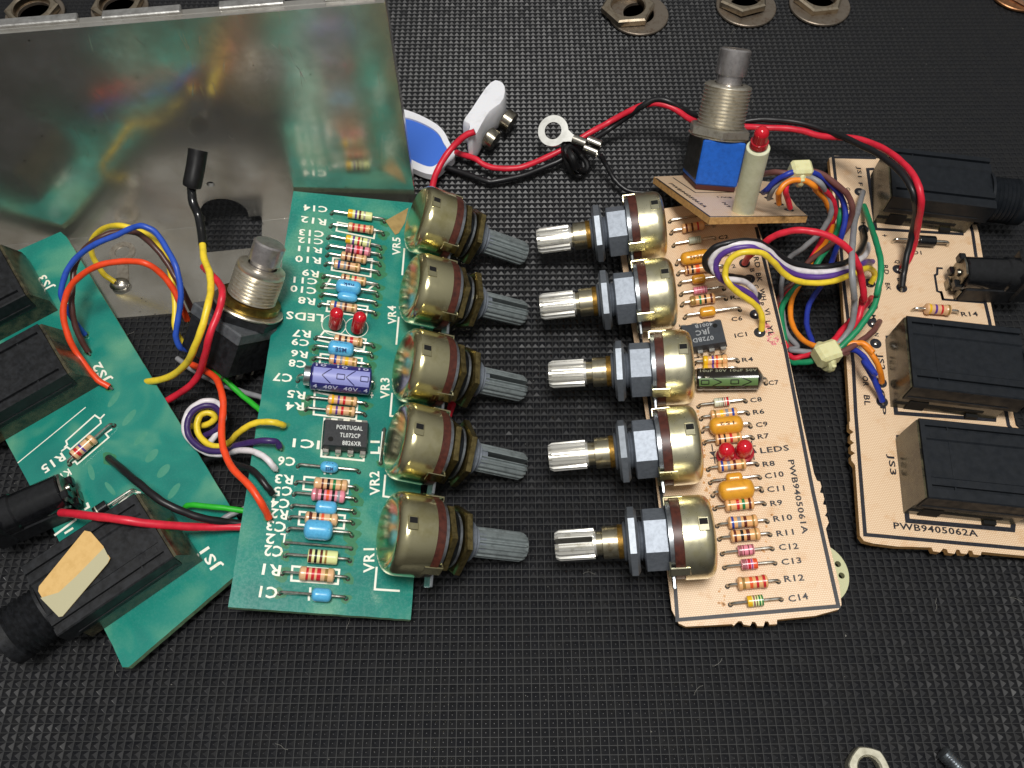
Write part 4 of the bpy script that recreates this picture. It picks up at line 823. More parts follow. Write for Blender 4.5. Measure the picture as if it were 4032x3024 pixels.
exs = (b_-a_); exs.z = 0; sw_w = exs.length; exs.normalize(); eys = Vector((-exs.y, exs.x, 0)); sw_d = max(9.0, (c0-a_).dot(eys)); sw_d = min(sw_d, 13)
ctr = a_+exs*sw_w/2+eys*sw_d/2; ctr.z = 0
MS = Matrix(((exs.x, eys.x, 0, ctr.x), (exs.y, eys.y, 0, ctr.y), (0, 0, 1, 0), (0, 0, 0, 1)))
print('SWITCH', sw_w, sw_d, (c0-a_).dot(exs))
q = MB(); q.box(-sw_w/2, sw_w/2, -sw_d/2, sw_d/2, 1.3, 12.0, 0, MS, .35); sw = part('foot_switch', q, mat('blue_switch_body', '1F5FC0', .42, noise=(10, '1A52A8', .4, .7)), SB, 'foot switch with blue body and threaded metal bushing')
q = MB(); q.box(-sw_w/2+.3, sw_w/2-.3, -sw_d/2+.3, sw_d/2-.3, .15, 1.3, 0, MS, .1); part('switch_base', q, mat('dark_red_base', '4A211C', .5), sw)
q = MB(); q.box(-sw_w/2-.28, -sw_w/2+.02, -sw_d/2+.6, sw_d/2-1.0, 2.4, 12.1, 0, MS, .12); q.box(sw_w/2-.02, sw_w/2+.28, -sw_d/2+.6, sw_d/2-1.0, 2.4, 12.1, 0, MS, .12); q.box(-sw_w/2-.28, sw_w/2+.28, -sw_d/2+.5, sw_d/2-.5, 12.0, 12.2, 0, MS, .08); part('steel_bracket', q, mat('dark_steel', '6E6A63', .35, metal=1, noise=(5, '45423D', .4, .7)), sw)
def bushing(o, M, z, r, ln, plunger_r, plunger, neck, mm, seg=40):
    q = MB(); pr = [(z, r-.4)]; k = z+.2
    while k < z+ln-1.2: pr += [(k, r), (k+.32, r-.42)]; k += .82
    pr += [(k, r-.05), (z+ln-.3, r-.25), (z+ln, r-1.0), (z+ln, plunger_r-.3), (z+ln-2, plunger_r-.3)]; q.lathe(pr, M, seg); part('threaded_bushing', q, mm, o, angle=50)
    q = MB(); zz = z+ln; q.lathe([(zz-2, plunger_r-.7), (zz+neck, plunger_r-.7), (zz+neck, plunger_r-.05), (zz+neck+.2, plunger_r), (zz+neck+plunger-.35, plunger_r), (zz+neck+plunger, plunger_r-.4), (zz+neck+plunger+.12, .001)], M, seg); part('push_button', q, M_CHROME, o)
q = MB(); hexring(q, MS, 12.3, 14.5, 13.4, 4, rot=.35, ch=.35); q.lathe([(12.1, 3), (12.1, 7.2), (12.35, 7.2), (12.35, 3)], MS, 40); part('hex_nut', q, M_NICKEL, sw)
bushing(sw, MS, 14.4, 5.75, 9.9, 3.7, 5.8, 2.0, M_NICKEL)
q = Prints(SB, M_BLACK_INK); q.strip([SF.loc(P(t, *p)).xy for t, p in [('R',(270,1430)),('J',(560,295)),('J',(1550,285))]], .45, .04); q.strip([SF.loc(P(t, *p)).xy for t, p in [('R',(440,1425)),('R',(670,1578)),('R',(1060,1575))]], .35, .04)
q = Prints(SB, M_BLACK_INK)
for s_, t, a, b, h in [('PWB9405063A','J',(135,-45),(500,200),1.05),('SW1','J',(775,95),(625,88),.9),('LN','J',(770,195),(715,150),.9)]: fit(SF, s_, t, a, b, h, q)

pads(SB, SF, [P('J',1160,105), P('J',1265,165), P('J',1365,225), P('J',1100,50)], 1.15)
A = SF.loc(P('J',895,245), 0); top_w = SF.local(W(P('R',1312,1112), 39.5)); M = axisM(A, top_w, (0,1,0)); Ls = (top_w-A).length; print('SPACER', Ls, (top_w-A))
q = MB(); q.lathe([(0, 2.3), (.1, 2.45), (Ls-.15, 2.45), (Ls, 2.3), (Ls, .5)], M, 32); sp = part('light_spacer', q, M_MILK, SB, 'tall milky plastic spacer under the red light')
q = MB(); Mt = M @ Matrix.Translation((0, 0, Ls)); q.lathe([(.5, 1.0), (.52, 1.9), (1.6, 1.85), (1.65, 1.55), (3.7, 1.5)], Mt, 24, [1]*4); pr = [(3.7, 1.5)]+[(3.7+1.5*math.sin(k*math.pi/12), max(.001, 1.5*math.cos(k*math.pi/12))) for k in range(1, 7)]; q.lathe(pr, Mt, 24, [0]*6); part('indicator_light', q, [M_LED, M_LEDB], SB, 'red indicator light on a tall milky spacer')
for x in (-.9, .9): q = MB(); q.tube([Mt @ Vector((x, 0, -.3)), Mt @ Vector((x, 0, .8))], .28, 6); part('lead', q, M_DARK, SB)

# ------------------------------------------------------------------ black foot switch of the green boards, lying on the mat
topw = W((1066, 954), 26.0); axd = Vector((.416, .568, .702)).normalized()
bot = topw-axd*17.6
FF = Frame(bot, axd.cross(Vector((0, 0, 1))), axd.cross(axd.cross(Vector((0, 0, 1)))))
Mz = axisM(Vector((0,0,0)), FF.I.to_3x3() @ axd, (0,1,0)); zf = 1 if (FF.I.to_3x3() @ axd).z > 0 else -1
FS = thing('black_foot_switch', FF, 'foot switch with black body, brass washer and threaded metal bushing beside the long green board', 'foot switch')
q = MB(); q.box(-8.6, 8.6, -7.0, 7.0, -11.5, -.6, 0, Mz, .5); part('switch_body', q, M_BLACKP, FS)
q = MB(); q.box(-8.8, 8.8, -7.2, 7.2, -3.0, -.25, 0, Mz, .3); part('grey_rim', q, mat('grey_moulding', '55585C', .5, noise=(7, '3C3F43', .4, .7)), FS)
q = MB(); hexring(q, Mz, -.6, 1.6, 14.5, 4, rot=.2, ch=.35); part('hex_nut', q, M_BLACKP, FS)
q = MB(); q.lathe([(1.6, 4), (1.6, 7.6), (2.0, 7.8), (2.3, 7.6), (2.3, 4)], Mz, 44); part('lock_washer', q, M_NICKEL, FS)
q = MB(); q.lathe([(2.4, 4), (2.4, 6.6), (4.0, 6.6), (4.1, 6.2), (4.1, 4)], Mz, 44); part('brass_collar', q, mat('worn_brass', 'A98F4A', .3, metal=1, noise=(6, '6A5A30', .4, .7)), FS)
bushing(FS, Mz, 4.1, 5.35, 7.9, 3.45, 4.5, 1.0, M_NICKEL)
for i, (x, y) in enumerate([(-5,-4),(0,-4),(5,-4),(-5,1.5),(0,1.5),(5,1.5)]):
    q = MB(); q.box(x-.9, x+.9, y-.25, y+.25, -15, -11.4, 0, Mz, .1); part('terminal', q, M_TIN, FS)

# ------------------------------------------------------------------ folded sheet-metal chassis
cl = W((520, 948), 1.2); exv = Vector((1, .122, 0)).normalized()
PF = Frame(Vector((cl.x, cl.y+2.6, 0)), exv, Vector((0, 0, 1)))      # panel plane: x along, y up, z towards the camera
def onp(p): v = PF.loc(p); return v.xy
L0 = -42.0; RGT = onp((1632, 785)).x; RT = onp((1515, 10)); print('PANEL', RGT, RT)
HT = RT.y
PN = thing('metal_chassis', PF, 'large folded sheet metal chassis panel standing behind the green boards', 'chassis')
hc1 = onp(P('S',1720,1505)); hc2 = onp((884, 842))
def onf(p): v = PF.local(W(p, 1.2)); return (v.x, -v.z)
nx0, nx1, ny = onf((790, 935))[0], onf((1030, 960))[0], onf((900, 985))[1]
cr = 5.7; cyy = hc2.y; a_s = math.asin(max(-.95, min(.95, (3.0-cyy)/cr))); arc = [(hc2.x+cr*math.cos(a), cyy+cr*math.sin(a)) for a in [math.pi-a_s-(math.pi-2*a_s)*k/26 for k in range(27)]]
print('HOLE', hc2, nx0, nx1)
m = MB(); m.prism([[(L0, .8), (nx0, .8), (nx0, 3.0)]+arc+[(nx1, 3.0), (nx1, .8), (RT.x, .8), (RT.x, HT), (L0, HT)], rounded(hc1.x, hc1.y, .95, 14)], -1.1, 0); part('panel', m, M_CHAS, PN)
m = MB()
for (x0, x1, d) in [(L0, RT.x, 0)]: m.box(x0, x1-.2, HT-.9, HT+.1, -2.7, -1.15, 0, None, .12)
part('top_flange', m, M_CHAS, PN)
for (a0, a1) in [(-60, 310), (408, 716), (868, 1122), (1282, 1478)]:
    y0 = 149-.082*a0
    xa = onp((a0, y0)).x; xb = onp((a1, 149-.093*a1)).x; m = MB(); m.box(xa, xb, HT-.2, HT+.8, -3.4, -1.3, 0, None, .2); part('bent_tab', m, mat('frosted_bright_metal', 'D6D5D2', .42, metal=1, noise=(4, 'A8A6A2', .4, .7), bump=(12, .6)), PN)
m = MB(); m.box(RT.x-1.0, RT.x+.1, 1.0, HT, -9, -1.15, 0, None, .15); part('side_flange', m, M_CHAS, PN)
far_y = .2
out = [(L0, -.1), (nx0, -.1), (nx0, ny+.8), (nx0+.8, ny), (nx1-.8, ny), (nx1, ny+.8), (nx1, -.1), (RT.x-2, -.1), (RT.x-2, onf((1000, 1235))[1]), onf((700, 1232)), onf((453, 1252)), (L0, onf((453, 1252))[1]-1)]
hole_ = [(nx0, -1.2), (nx1, -1.2), (nx1, ny+.8), (nx1-.8, ny), (nx0+.8, ny), (nx0, ny+.8)]
Yf = Matrix(((1,0,0,0),(0,0,1,0),(0,-1,0,0),(0,0,0,1)))
m = MB(); m.prism([out], .1, 1.15, 0, 0, Yf); m.tube([(L0, .62, -.05), (nx0, .62, -.05)], .53, 8); m.tube([(nx1, .62, -.05), (RT.x-2, .62, -.05)], .53, 8); part('bottom_flange', m, M_CHAS, PN)
# solder tag with its blob on the flange
tg = PF.local(W(P('T',1000,400), 1.3)); te = PF.local(W(P('T',1005,640), 1.3)); m = MB()
v0, v1 = Vector((tg.x, -tg.z)), Vector((te.x, -te.z)); d = (v1-v0).normalized(); s_ = Vector((-d.y, d.x)); c = v0; r = 3.1
ring = [(c.x+r*math.cos(a), c.y+r*math.sin(a)) for a in [math.atan2(d.y, d.x)+.45+k*(2*math.pi-.9)/18 for k in range(19)]]+[tuple(v1-s_*1.3), tuple(v1+s_*1.3)]
m.prism([ring, rounded(c.x, c.y, 1.9, 16)], 1.17, 1.5, 0, 0, Yf); part('solder_tag', m, mat('stained_tag', 'B8B1A6', .4, metal=.85, noise=(9, '8E8172', .45, .75)), PN)
m = MB(); cc = PF.local(W(P('T',975,660), 2.0)); m.lathe([(-.9, 1.6), (0, 1.9), (.6, 1.5), (1.0, .7), (1.1, .01)], Matrix.Translation(Vector((cc.x, cc.y, cc.z))) @ Matrix.Rotation(-math.pi/2, 4, 'X') @ Matrix.Scale(1.25, 4, (1,0,0)), 18); part('solder_blob', m, M_TIN, PN)

# ------------------------------------------------------------------ wires
def wire_pts(spec, n=7, fr=None):
    raw = pts(spec); zs = [z for _, z in raw]; idx = [i for i, z in enumerate(zs) if z is not None]
    for i in range(len(zs)):
        if zs[i] is None:
            lo = max([k for k in idx if k < i], default=idx[0]); hi = min([k for k in idx if k > i], default=idx[-1])
            zs[i] = zs[lo] if hi == lo else zs[lo]+(zs[hi]-zs[lo])*(i-lo)/(hi-lo)
    return spline([W(p, z) for (p, _), z in zip(raw, zs)], n)
WC = {'red':'D8243A','black':'17171A','blue':'2A52B8','deep blue':'24379C','yellow':'F0D236','orange':'EE4A20','amber':'EE8A22','brown':'6E4540','dark brown':'4E302B','grey':'8C8D90','green':'1B8A5C','lime green':'2DB52E','violet':'5A3A90','dark violet':'3A2660','white':'E2DDE0'}
def wiremat(c): return mat('wire_'+c.replace(' ', '_'), WC[c], .42, coat=.08, noise=(7, tuple(.88*int(WC[c][i:i+2], 16)/255 for i in (0, 2, 4)), .45, .75), spec=.5, bump=(18, .08))
def wire(col, spec, label, r=.66, group=None, strip=True, cat='wire'):
    p = wire_pts(spec); m = MB(); n = len(p); rn = random.Random(label)
    ph = [rn.uniform(0, 6) for _ in range(6)]
    for i in range(2, n-2): p[i] = p[i]+Vector((math.sin(i*.55+ph[0])+.6*math.sin(i*1.3+ph[1]), math.sin(i*.48+ph[2])+.6*math.sin(i*1.15+ph[3]), math.sin(i*.6+ph[4])))*.03
    m.tube(p, r, 12, 0, [r*(1+.03*math.sin(i*.9+ph[5])) for i in range(n)])
    b = p[0] if p[0].z < p[-1].z else p[-1]; m.v = [v-b for v in m.v]
    o = bpy.data.objects.new(col.replace(' ', '_')+'_wire', mesh(col+'_wire', m, wiremat(col), 60)); COL.objects.link(o); o.location = b*S; tag(o, label, cat, group)
    if strip:
        for e, (u, v) in (('a', (p[0], p[1])), ('b', (p[-1], p[-2]))):
            d = (u-v).normalized(); q = MB(); q.tube([u-d*.3-b, u+d*.9-b], .26, 6); part('bare_end', q, M_TIN, o)
    return o
# left side
wire('blue', 'T 690,1070,6.5 640,1010 580,920 525,820,14 500,720 540,570 640,430 800,325,24 960,260 1070,205 1170,188,27 1270,240 1370,385 1440,530,24 1475,700 1470,850 1445,1000,16 1438,1100 1470,1175 1522,1198,10', 'blue wire looping from the green socket board to the black foot switch', .64)
wire('dark brown', 'T 718,1212,6.5 660,1110 612,990 588,860,14 590,700 612,510 690,380 810,285,22 950,238 1100,238 1235,330,22 1345,460 1435,610 1500,730,16 1570,870,12', 'dark brown wire looping behind the blue one', .66)
wire('yellow', 'T 940,645,3.5 850,580,5 780,480 745,385 760,290,14 850,205 980,185,22 1120,218 1250,295 1350,430,20 1400,600 1428,800,15 1430,1000 1480,1130 1525,1180,9', 'yellow wire soldered to the tag on the metal flange', .66)
wire('orange', 'T 892,1500,6.3 780,1425 655,1265,9 562,1100 517,900,16 552,725 645,605 800,512,24 1000,475 1180,490,25 1310,570 1400,680 1465,800,17 1530,955,12', 'orange wire arching over the green socket board', .68)
o = wire('yellow', 'T 1650,305,22 1668,450 1710,570 1722,690,24 1700,830,25 1645,1030,23 1580,1200,19 1520,1310,14 1400,1410,9 1250,1452,6 1130,1460,3', 'yellow wire whose black sleeved end touches the metal panel', 0.76, strip=False)
b0 = Vector(o.location)/S
q = MB(); q.tube([v-b0 for v in wire_pts('T 1658,340,22 1645,230,22 1620,100,23 1575,-10,25 S 1562,1520,26', 6)], .98, 14); part('thin_sleeve', q, M_GLOSSK, o)
p = wire_pts('S 1566,1530,26 1575,1480,27 1600,1350,29 1618,1225,31', 6); q = MB(); n = len(p); q.tube([v-b0 for v in p], 2.2, 20, rr=[1.1, 1.75]+[2.0]*2+[2.05]*(n-6)+[2.1, 2.1]); part('shrink_sleeve', q, mat('matt_shrink_tube', '0D0D0E', .38, noise=(10, '1B1B1D', .4, .7)), o)
wire('red', 'T 1660,520,18 1740,600,22 1800,670 1815,760,25 1780,900 1712,1080,22 1672,1250,17 1622,1400,11 1540,1500 1440,1568,5 1330,1630,3', 'red wire bending past the black foot switch', 0.76, strip=False)
wire('lime green', 'T 1740,1350,9 1850,1450,7 1965,1560,6 2090,1660,6 B 340,960,6 420,1010,5', 'bright green wire running under the long green board', .62, strip=False)
wire('grey', 'T 1448,1268,5 1580,1365,6 1720,1440,5 1860,1500 2000,1545,4 Z 1020,1562,5 1070,1580,5', 'grey wire running under the long green board', .62, strip=False)
wire('orange', 'T 1570,1320,8 1680,1370,10 1770,1440,13 U 1815,120,15 1822,250 1808,400,15 1828,560 1890,700,16 C 200,150,17 330,330,16 412,490,12', 'orange wire from the black foot switch to the long green board', .72)
wire('yellow', 'B 562,1103,12 520,1085,13.5 440,1070,14.5 320,1068,14 200,1110,13 100,1180,11 U 1880,495,8 1790,535,7.5 1700,515,7 1625,440,7 1608,350,7.5 1645,275,8 1710,258,8 1755,300,7 1705,350,6 1625,368,5 1470,372,3', 'yellow wire curled in a small loop left of the long green board', .68)
wire('dark violet', 'B 520,1322,11.8 490,1275,13 420,1258,14 300,1265,13.5 100,1300,11 U 1880,560,8.5 1750,575,8 1640,545,8 1550,460,8.5 1528,370,9 1560,270,9.5 1640,210,10 1730,205,9.5 1800,260,8 1810,340,7 1760,400,6 1690,440,5 1610,480,3.5', 'violet wire curled around the yellow loop', .68)
wire('white', 'B 478,1545,12 440,1500,13.5 360,1420,14 240,1365,13 100,1360,11 U 1880,588,8 1760,600,7 1640,560,7 1540,470,8 1505,370,8.5 1535,260,9 1610,190,10 1700,162,10 1780,185,9 1825,260,7.5 1810,360,6 1740,470,5 1690,540,3.5', 'off white wire curled outside the violet one', .66)
wire('black', 'C 445,240,12.5 400,180,14 330,95,14.5 240,0,13.5 B 130,1520,12 30,1480,10.5 U 1860,620,7 1750,620,5.5 1670,655,4', 'black wire ending beside the orange one on the long green board', .7)
wire('black', 'U 888,630,6.8 990,715,11 1110,815,14 1260,940,15 1420,1035,14 1600,1105,12 1760,1140,10 1900,1158,8 2040,1165,7', 'thick black wire crossing the green socket board', 0.78, strip=False)
wire('red', 'U 500,1076,11 620,1088,14 800,1108,16.5 1000,1135,17 1250,1168,15 1500,1188,12 1750,1192,9 1960,1190,7.5 2080,1190,7', 'thick red wire crossing the taped jack socket', 0.82, strip=False)
wire('lime green', 'U 1515,1030,6.6 1540,1015,7.5 1640,1018,8 1800,1035,8 1980,1058,7.5 2100,1075,7', 'short bright green wire above the thick red one', 0.6, strip=False)
wire('grey', 'U 1790,1150,6.5 1850,1110,7 1930,1070,7 2020,1035,7', 'short grey wire end under the long green board', .6, strip=False)
# battery leads, snaps and ring terminal
wire('red', 'Y 2010,1075,13 1930,1110,12 1840,1190,10 1750,1310,8 1690,1430,6 1665,1530,4 1655,1600,3', 'red lead from the white battery clip to the green board shafts', 0.82, strip=False)
wire('red', 'E 1000,690,3 990,740,3.2 960,830,3.2 930,930,3', 'short stretch of red lead between two shafts on the mat', 0.84, strip=False, cat='lead')
red_sp = 'Z 1796,600,3.5 1830,612,4.5 X -60,880,5 20,935,4.5 160,962,4.5 320,950,5 500,880,5.5 650,808,6.5 760,745,7.5 900,655,9 1050,575,10 1200,490,13 1330,440,15 1440,432,16 1560,470,16 1700,560,14 R 850,900,12 1150,905,12 1320,912,12 1550,920,13 1760,945,14 1950,1000,15 Z 3363,545,18 N 560,80,20 750,190,23 900,330,25 990,480,26 1025,650,24 1000,850,18 960,1060,11 905,1230,7 830,1340,6'
wire('red', red_sp, 'long red lead running behind the blue foot switch to the cream socket board', 0.76)
blk_sp = 'Y 1600,1420,2.2 1740,1370,2.4 1880,1400,2.6 X 10,1058,3 100,1065,3 300,1025,3.2 480,960,3.5 640,890,4.5 760,800,6 900,725,7 1050,630,8 1180,540,11 1300,455,15 1420,395,17 1560,430,17 1720,525,14 R 850,855,12 1140,850,12 1350,832,13 1550,840,14 1800,880,15 2000,945,16 N 230,0,18 400,78,20 590,175,22 750,300,24 880,440,25 950,600,24 972,750,20 940,950,14 905,1100,11 870,1250,9 845,1400,7 828,1535,6'
wire('black', blk_sp, 'long black lead twisted beside the long red one', 0.76)
q = MB()
for (z, rr, ox) in ((5.5, 2.0, 0), (6.5, 1.7, 1.2)):
    c = W(P('X', 745+ox*20, 880), z); M = Matrix.Translation(c) @ Matrix.Rotation(.5+ox*.5, 4, 'Z') @ Matrix.Rotation(.7, 4, 'X')
    q.tube([M @ Vector((rr*1.1*math.cos(k*math.pi/8), rr*2.3*math.sin(k*math.pi/8), .3*math.sin(k))) for k in range(17)], .85, 10)
q.tube(spline([W(P('X',690,800), 8), W(P('X',730,870), 9), W(P('X',760,960), 6)], 6), 1.0, 10); solo('lead_knot', q, mat('soft_black_insulation', '0E0E10', .5), 'black knotted lead wrapped under the ring terminal', 'knot')
wire('black', 'X 965,850,9.5 1010,935,7 1065,1030,5 1130,1105,4 1220,1150,3.5 1330,1160,3.5 1430,1175,3', 'thin black lead crimped in the ring terminal', 0.62, strip=False)
def ring_terminal():
    c = W(P('X',578,655), 10.5); e = W(P('X',930,805), 10.0); d = (e-c); d.z = 0; d.normalize(); F = Frame(c, d, Vector((-d.y, d.x, .62)))
    t = thing('ring_terminal', F, 'silver ring terminal crimped on a thin black lead above the twisted leads', 'ring terminal'); r0, r1 = 3.95, 2.2
    a0 = .42; lp = [(r0*math.cos(a), r0*math.sin(a)) for a in [a0+k*(2*math.pi-2*a0)/30 for k in range(31)]]; lp += [(5.1, -1.0), (6.2, -.85), (6.2, .85), (5.1, 1.0)]
    m = MB(); m.prism([lp, rounded(0, 0, r1, 28)], -.35, .35); part('ring', m, mat('tin_plate', 'C6C6C2', .4, metal=.85, noise=(5, 'B2B2AD', .4, .7)), t)
    M = axisM(Vector((5.6, 0, .1)), Vector((9.6, 0, -.1)), (0,0,1)); m = MB(); m.lathe([(0, .9), (.1, 1.15), (3.6, 1.15), (3.9, .8)], M, 20, scale_y=1.05); part('barrel', m, M_TIN, t)
    M = axisM(Vector((9.3, 0, -.1)), Vector((13.3, 0, -.5)), (0,0,1)); m = MB()
    for sg in (1, -1):
        seg = [(.15+1.35*math.cos(a)*.95, sg*(1.05+1.15*math.sin(a))) for a in [math.pi*1.25-k*math.pi*1.4/12 for k in range(13)]]
        n = len(seg); vs = []
        for z in (0, 3.6): vs += [(x, y, z) for x, y in seg]+[(x*.82, y*.86+sg*.12, z) for x, y in seg]
        fs = []
        for i in range(n-1): fs += [(i, i+1, 2*n+i+1, 2*n+i), (n+i+1, n+i, 3*n+i, 3*n+i+1), (i, n+i, n+i+1, i+1), (2*n+i, 2*n+i+1, 3*n+i+1, 3*n+i)]
        m.add(vs, fs, 0, M)
    part('crimp', m, M_TIN, t)
ring_terminal()
def soften(poly, n=2):
    for _ in range(n):
        out = []
        for i in range(len(poly)):
            a, b = Vector(poly[i]), Vector(poly[(i+1) % len(poly)]); out += [tuple(a.lerp(b, .25)), tuple(a.lerp(b, .75))]
        poly = out
    return poly
def cushion(m, poly, z0, z1, e=.7):
    """a soft-edged slab"""
    c = sum((Vector(p) for p in poly), Vector((0, 0)))/len(poly); n = len(poly); rings = []
    for k in range(7):
        a = math.pi*k/6; z = (z0+z1)/2-(z1-z0)/2*math.cos(a); ins = e*(1-math.sin(a)); rings.append([tuple(Vector(p)+(c-Vector(p)).normalized()*ins)+(z,) for p in poly])
    fs = [(k*n+i, k*n+(i+1) % n, (k+1)*n+(i+1) % n, (k+1)*n+i) for k in range(6) for i in range(n)]+[tuple(range(n-1, -1, -1)), tuple(range(6*n, 7*n))]
    m.add([v for r in rings for v in r], fs)
def battery_snap():
    base = W((1800, 590), 1); poly = [W((x/.5486, y/.5486), 4) for x, y in [(845,228),(876,234),(908,246),(945,266),(962,285),(970,305),(980,318),(984,338),(965,352),(948,370),(932,376),(905,368),(870,350),(830,330)]]
    F = Frame(Vector((base.x, base.y, 1.0)), (1,0,0), (0,1,0)); t = thing('battery_connector', F, 'white vinyl battery connector with blue centre beside the metal panel', 'connector')
    lo = [Vector(p) for p in soften([tuple(F.local(p).xy) for p in poly])]; c = sum(lo, Vector((0,0)))/len(lo); inn = [c+(p-c)*.74 for p in lo]
    m = MB(); m.prism([[tuple(p) for p in lo], [tuple(p) for p in inn]], .6, 2.6); part('vinyl_rim', m, mat('white_vinyl', 'E8E9EE', .45, sss=.1, noise=(2.5, 'CFCFD0', .5, .8), bump=(6, .3)), t)
    m = MB(); m.prism([[tuple(p) for p in inn]], .8, 2.0); part('blue_pad', m, mat('blue_vinyl', '3F6FD0', .45), t)
    F = Frame(W(P('X',90,560), 6), Vector((.62, .78, 0)), Vector((-.78, .62, 0)))
    t = thing('battery_clip', F, 'white battery clip standing on edge with two metal snaps', 'battery clip')
    lo = [F.local(W((x/.5486, y/.5486), 9)) for x, y in [(1008,282),(1062,206),(1080,204),(1093,216),(1086,248),(1062,262),(1040,285),(1024,322),(1012,330),(1006,320)]]
    ys = [F.local(W((x/.5486, y/.5486), 6)).xy for x, y in [(1004,284),(1046,222),(1068,200),(1086,204),(1095,218),(1091,248),(1066,268),(1046,292),(1026,329),(1008,328),(1017,302),(1000,294)]]
    yy = soften([tuple(p) for p in ys], 1); ar = sum(yy[i][0]*yy[(i+1) % len(yy)][1]-yy[(i+1) % len(yy)][0]*yy[i][1] for i in range(len(yy))); yy = yy if ar > 0 else yy[::-1]; m = MB(); cushion(m, yy, -3.0, 5.0, .6); part('clip_cover', m, mat('white_vinyl', 'E8E9EE', .4), t)
    for (x, y, r) in ((1062, 300, 2.7), (1098, 262, 2.9)):
        c = F.local(W((x/.5486, y/.5486), 6)); A = c; B = c+Vector((-.1, 1, .25)).normalized(); M = axisM(A+(A-B)*1.2, B, (0,0,1)); m = MB(); m.lathe([(0, 1.2), (0, r), (2.4, r), (2.8, r-.5), (2.8, r-1.1), (1.4, r-1.2)], M, 28); part('snap', m, mat('dark_nickel_snap', 'A8A294', .25, metal=1, noise=(8, '6E685B', .4, .7)), t)
battery_snap()
# right side: ribbon of four
wire('black', 'J 955,928,9.8 860,915,12 760,900,15 640,885,17 540,830,19 505,760,21 530,680,23 620,600,25 760,558,26 930,540,26 1070,560,25 1200,640,22 1350,742,19 1540,800,17 1750,803,17 1900,775,17 N 240,1285,16 340,1225,14 420,1130,11 452,1030,8 435,945,6.5', 'black ribbon wire between the two cream boards, outermost', 0.67)
wire('white', 'J 1020,1090,9.6 1000,1030,12 930,970,14 840,940,16 720,925,17 620,870,19 570,780,21 595,690,23 690,610,25 840,572,26 1020,580,26 1150,635,24 1270,755,21 1430,835,18 1620,860,17 1820,850,17 1980,815,17 N 380,1262,14 445,1215,11 480,1150,8 478,1095,6.5', 'white ribbon wire between the two cream boards', 0.67)
wire('violet', 'J 1045,1195,9.6 1000,1110,12 900,1045,14 780,995,16 670,925,18 622,845,20 630,750,22 690,670,24 810,618,25.5 980,602,26 1120,650,24 1220,745,22 1360,855,19 1530,905,17 1740,908,17 1960,850,17 N 400,1310,14 470,1275,10 525,1272,7', 'violet ribbon wire between the two cream boards', 0.67)
wire('yellow', 'J 1085,1450,9.2 1092,1340,12 1060,1240,14 980,1160,16 860,1080,18 760,990,20 715,890,21 735,780,23 810,690,25 950,650,26 1100,672,25 1200,750,23 1300,860,20 1440,945,18 1640,972,17 1840,945,17 2000,885,17 N 430,1350,14 500,1340,11 545,1380,8.5 540,1440,7 510,1490,5.8', 'yellow ribbon wire between the two cream boards, innermost', 0.67)
wire('red', 'J 912,768,9.8 945,710,13 1010,655,17 1110,565,22 1240,480,25 1400,438,27 1560,438,28 1740,480,28 1900,565,27 2010,675,25 2070,790,23 N 408,1400,20 430,1540,17 445,1659,14 O 430,180,12 410,300,11 370,430,10 280,550,10 150,640,10 40,720,10', 'red wire arching high between the two cream boards', 0.74)
# bundle from the switch board down to the socket board
wire('deep blue', 'J 1105,45,25 R 1400,1545,28 1500,1450,31 1620,1385,33 1740,1355,33 1860,1375,32 1980,1435,30 J 1860,40,27 1925,160,24 1940,300,22 1905,480,19 1850,620,15 1800,760,11 1720,960,8 1620,1100,7 1560,1230,6.5 1545,1380,6.5 1590,1540,7.5 K 1450,170,9 1570,215,10 1720,200,10 1860,205,11 1960,290,12 2060,450,13 O 440,840,12 520,980,10 585,1120,8 628,1245,5.8', 'deep blue wire in the bundle held by two yellow ties', 0.63)
wire('amber', 'J 1262,160,24.5 1260,60,28 R 1520,1580,30 1580,1490,31.5 1680,1450,32 1780,1455,32 1880,1510,31 J 1640,20,29 1720,100,26 1775,200,23 1805,330,19 1790,450,16 1720,580,12 1610,720,9 1500,940,7 1410,1100,6 1378,1280,6 1420,1440,6.5 1520,1560,8 1680,1625,10 K 1720,160,11 1860,130,12 1960,145,12.5 2040,230,12.5 O 430,665,12 510,750,12 570,850,11 610,950,9 622,1050,6', 'orange wire in the bundle held by two yellow ties', 0.63)
wire('grey', 'J 1160,105,24.5 1195,20,28 R 1520,1480,30 1640,1420,32 1740,1405,32.5 1850,1425,32 1960,1500,31 J 1740,60,27 1790,170,24 1785,290,21 1720,410,18 1620,520,15 1500,620,12 1370,720,8 1300,900,6 1290,1150,5 1330,1450,5 1450,1620,6 K 1200,200,6.5 1400,225,8 1560,240,9.5', 'grey wire in the bundle, tied with the blue one', 0.62)
wire('red', 'J 1378,205,24.5 1345,90,28 R 1590,1560,30 1610,1490,31 1700,1430,32 1830,1450,31 1950,1520,30 J 1790,90,26 1835,200,23 1825,300,20 1780,400,17 1720,500,14 1640,640,10 1460,940,6 1340,1090,5 1270,1300,5 K 1190,250,5.5 1330,262,7 1450,235,8.5 1600,240,9.5', 'red wire in the bundle, nearest the small board', 0.62)
wire('brown', 'R 1370,1385,27 1480,1370,30 1640,1380,31 1800,1360,31 1950,1385,31 J 1880,-10,29 1970,80,27 2010,190,25 2000,300,22 1940,430,19 1830,550,16 1700,650,12 1560,760,9 1420,960,6 1300,1070,5 1230,1230,4.5 1230,1400,4.5 K 1160,130,5 1300,240,6 1480,230,8.5 1620,240,10 1780,230,11 O 200,750,12 330,680,12 450,600,11 550,510,9.5 600,430,7', 'brown wire looping widest out of the bundle', 0.66)
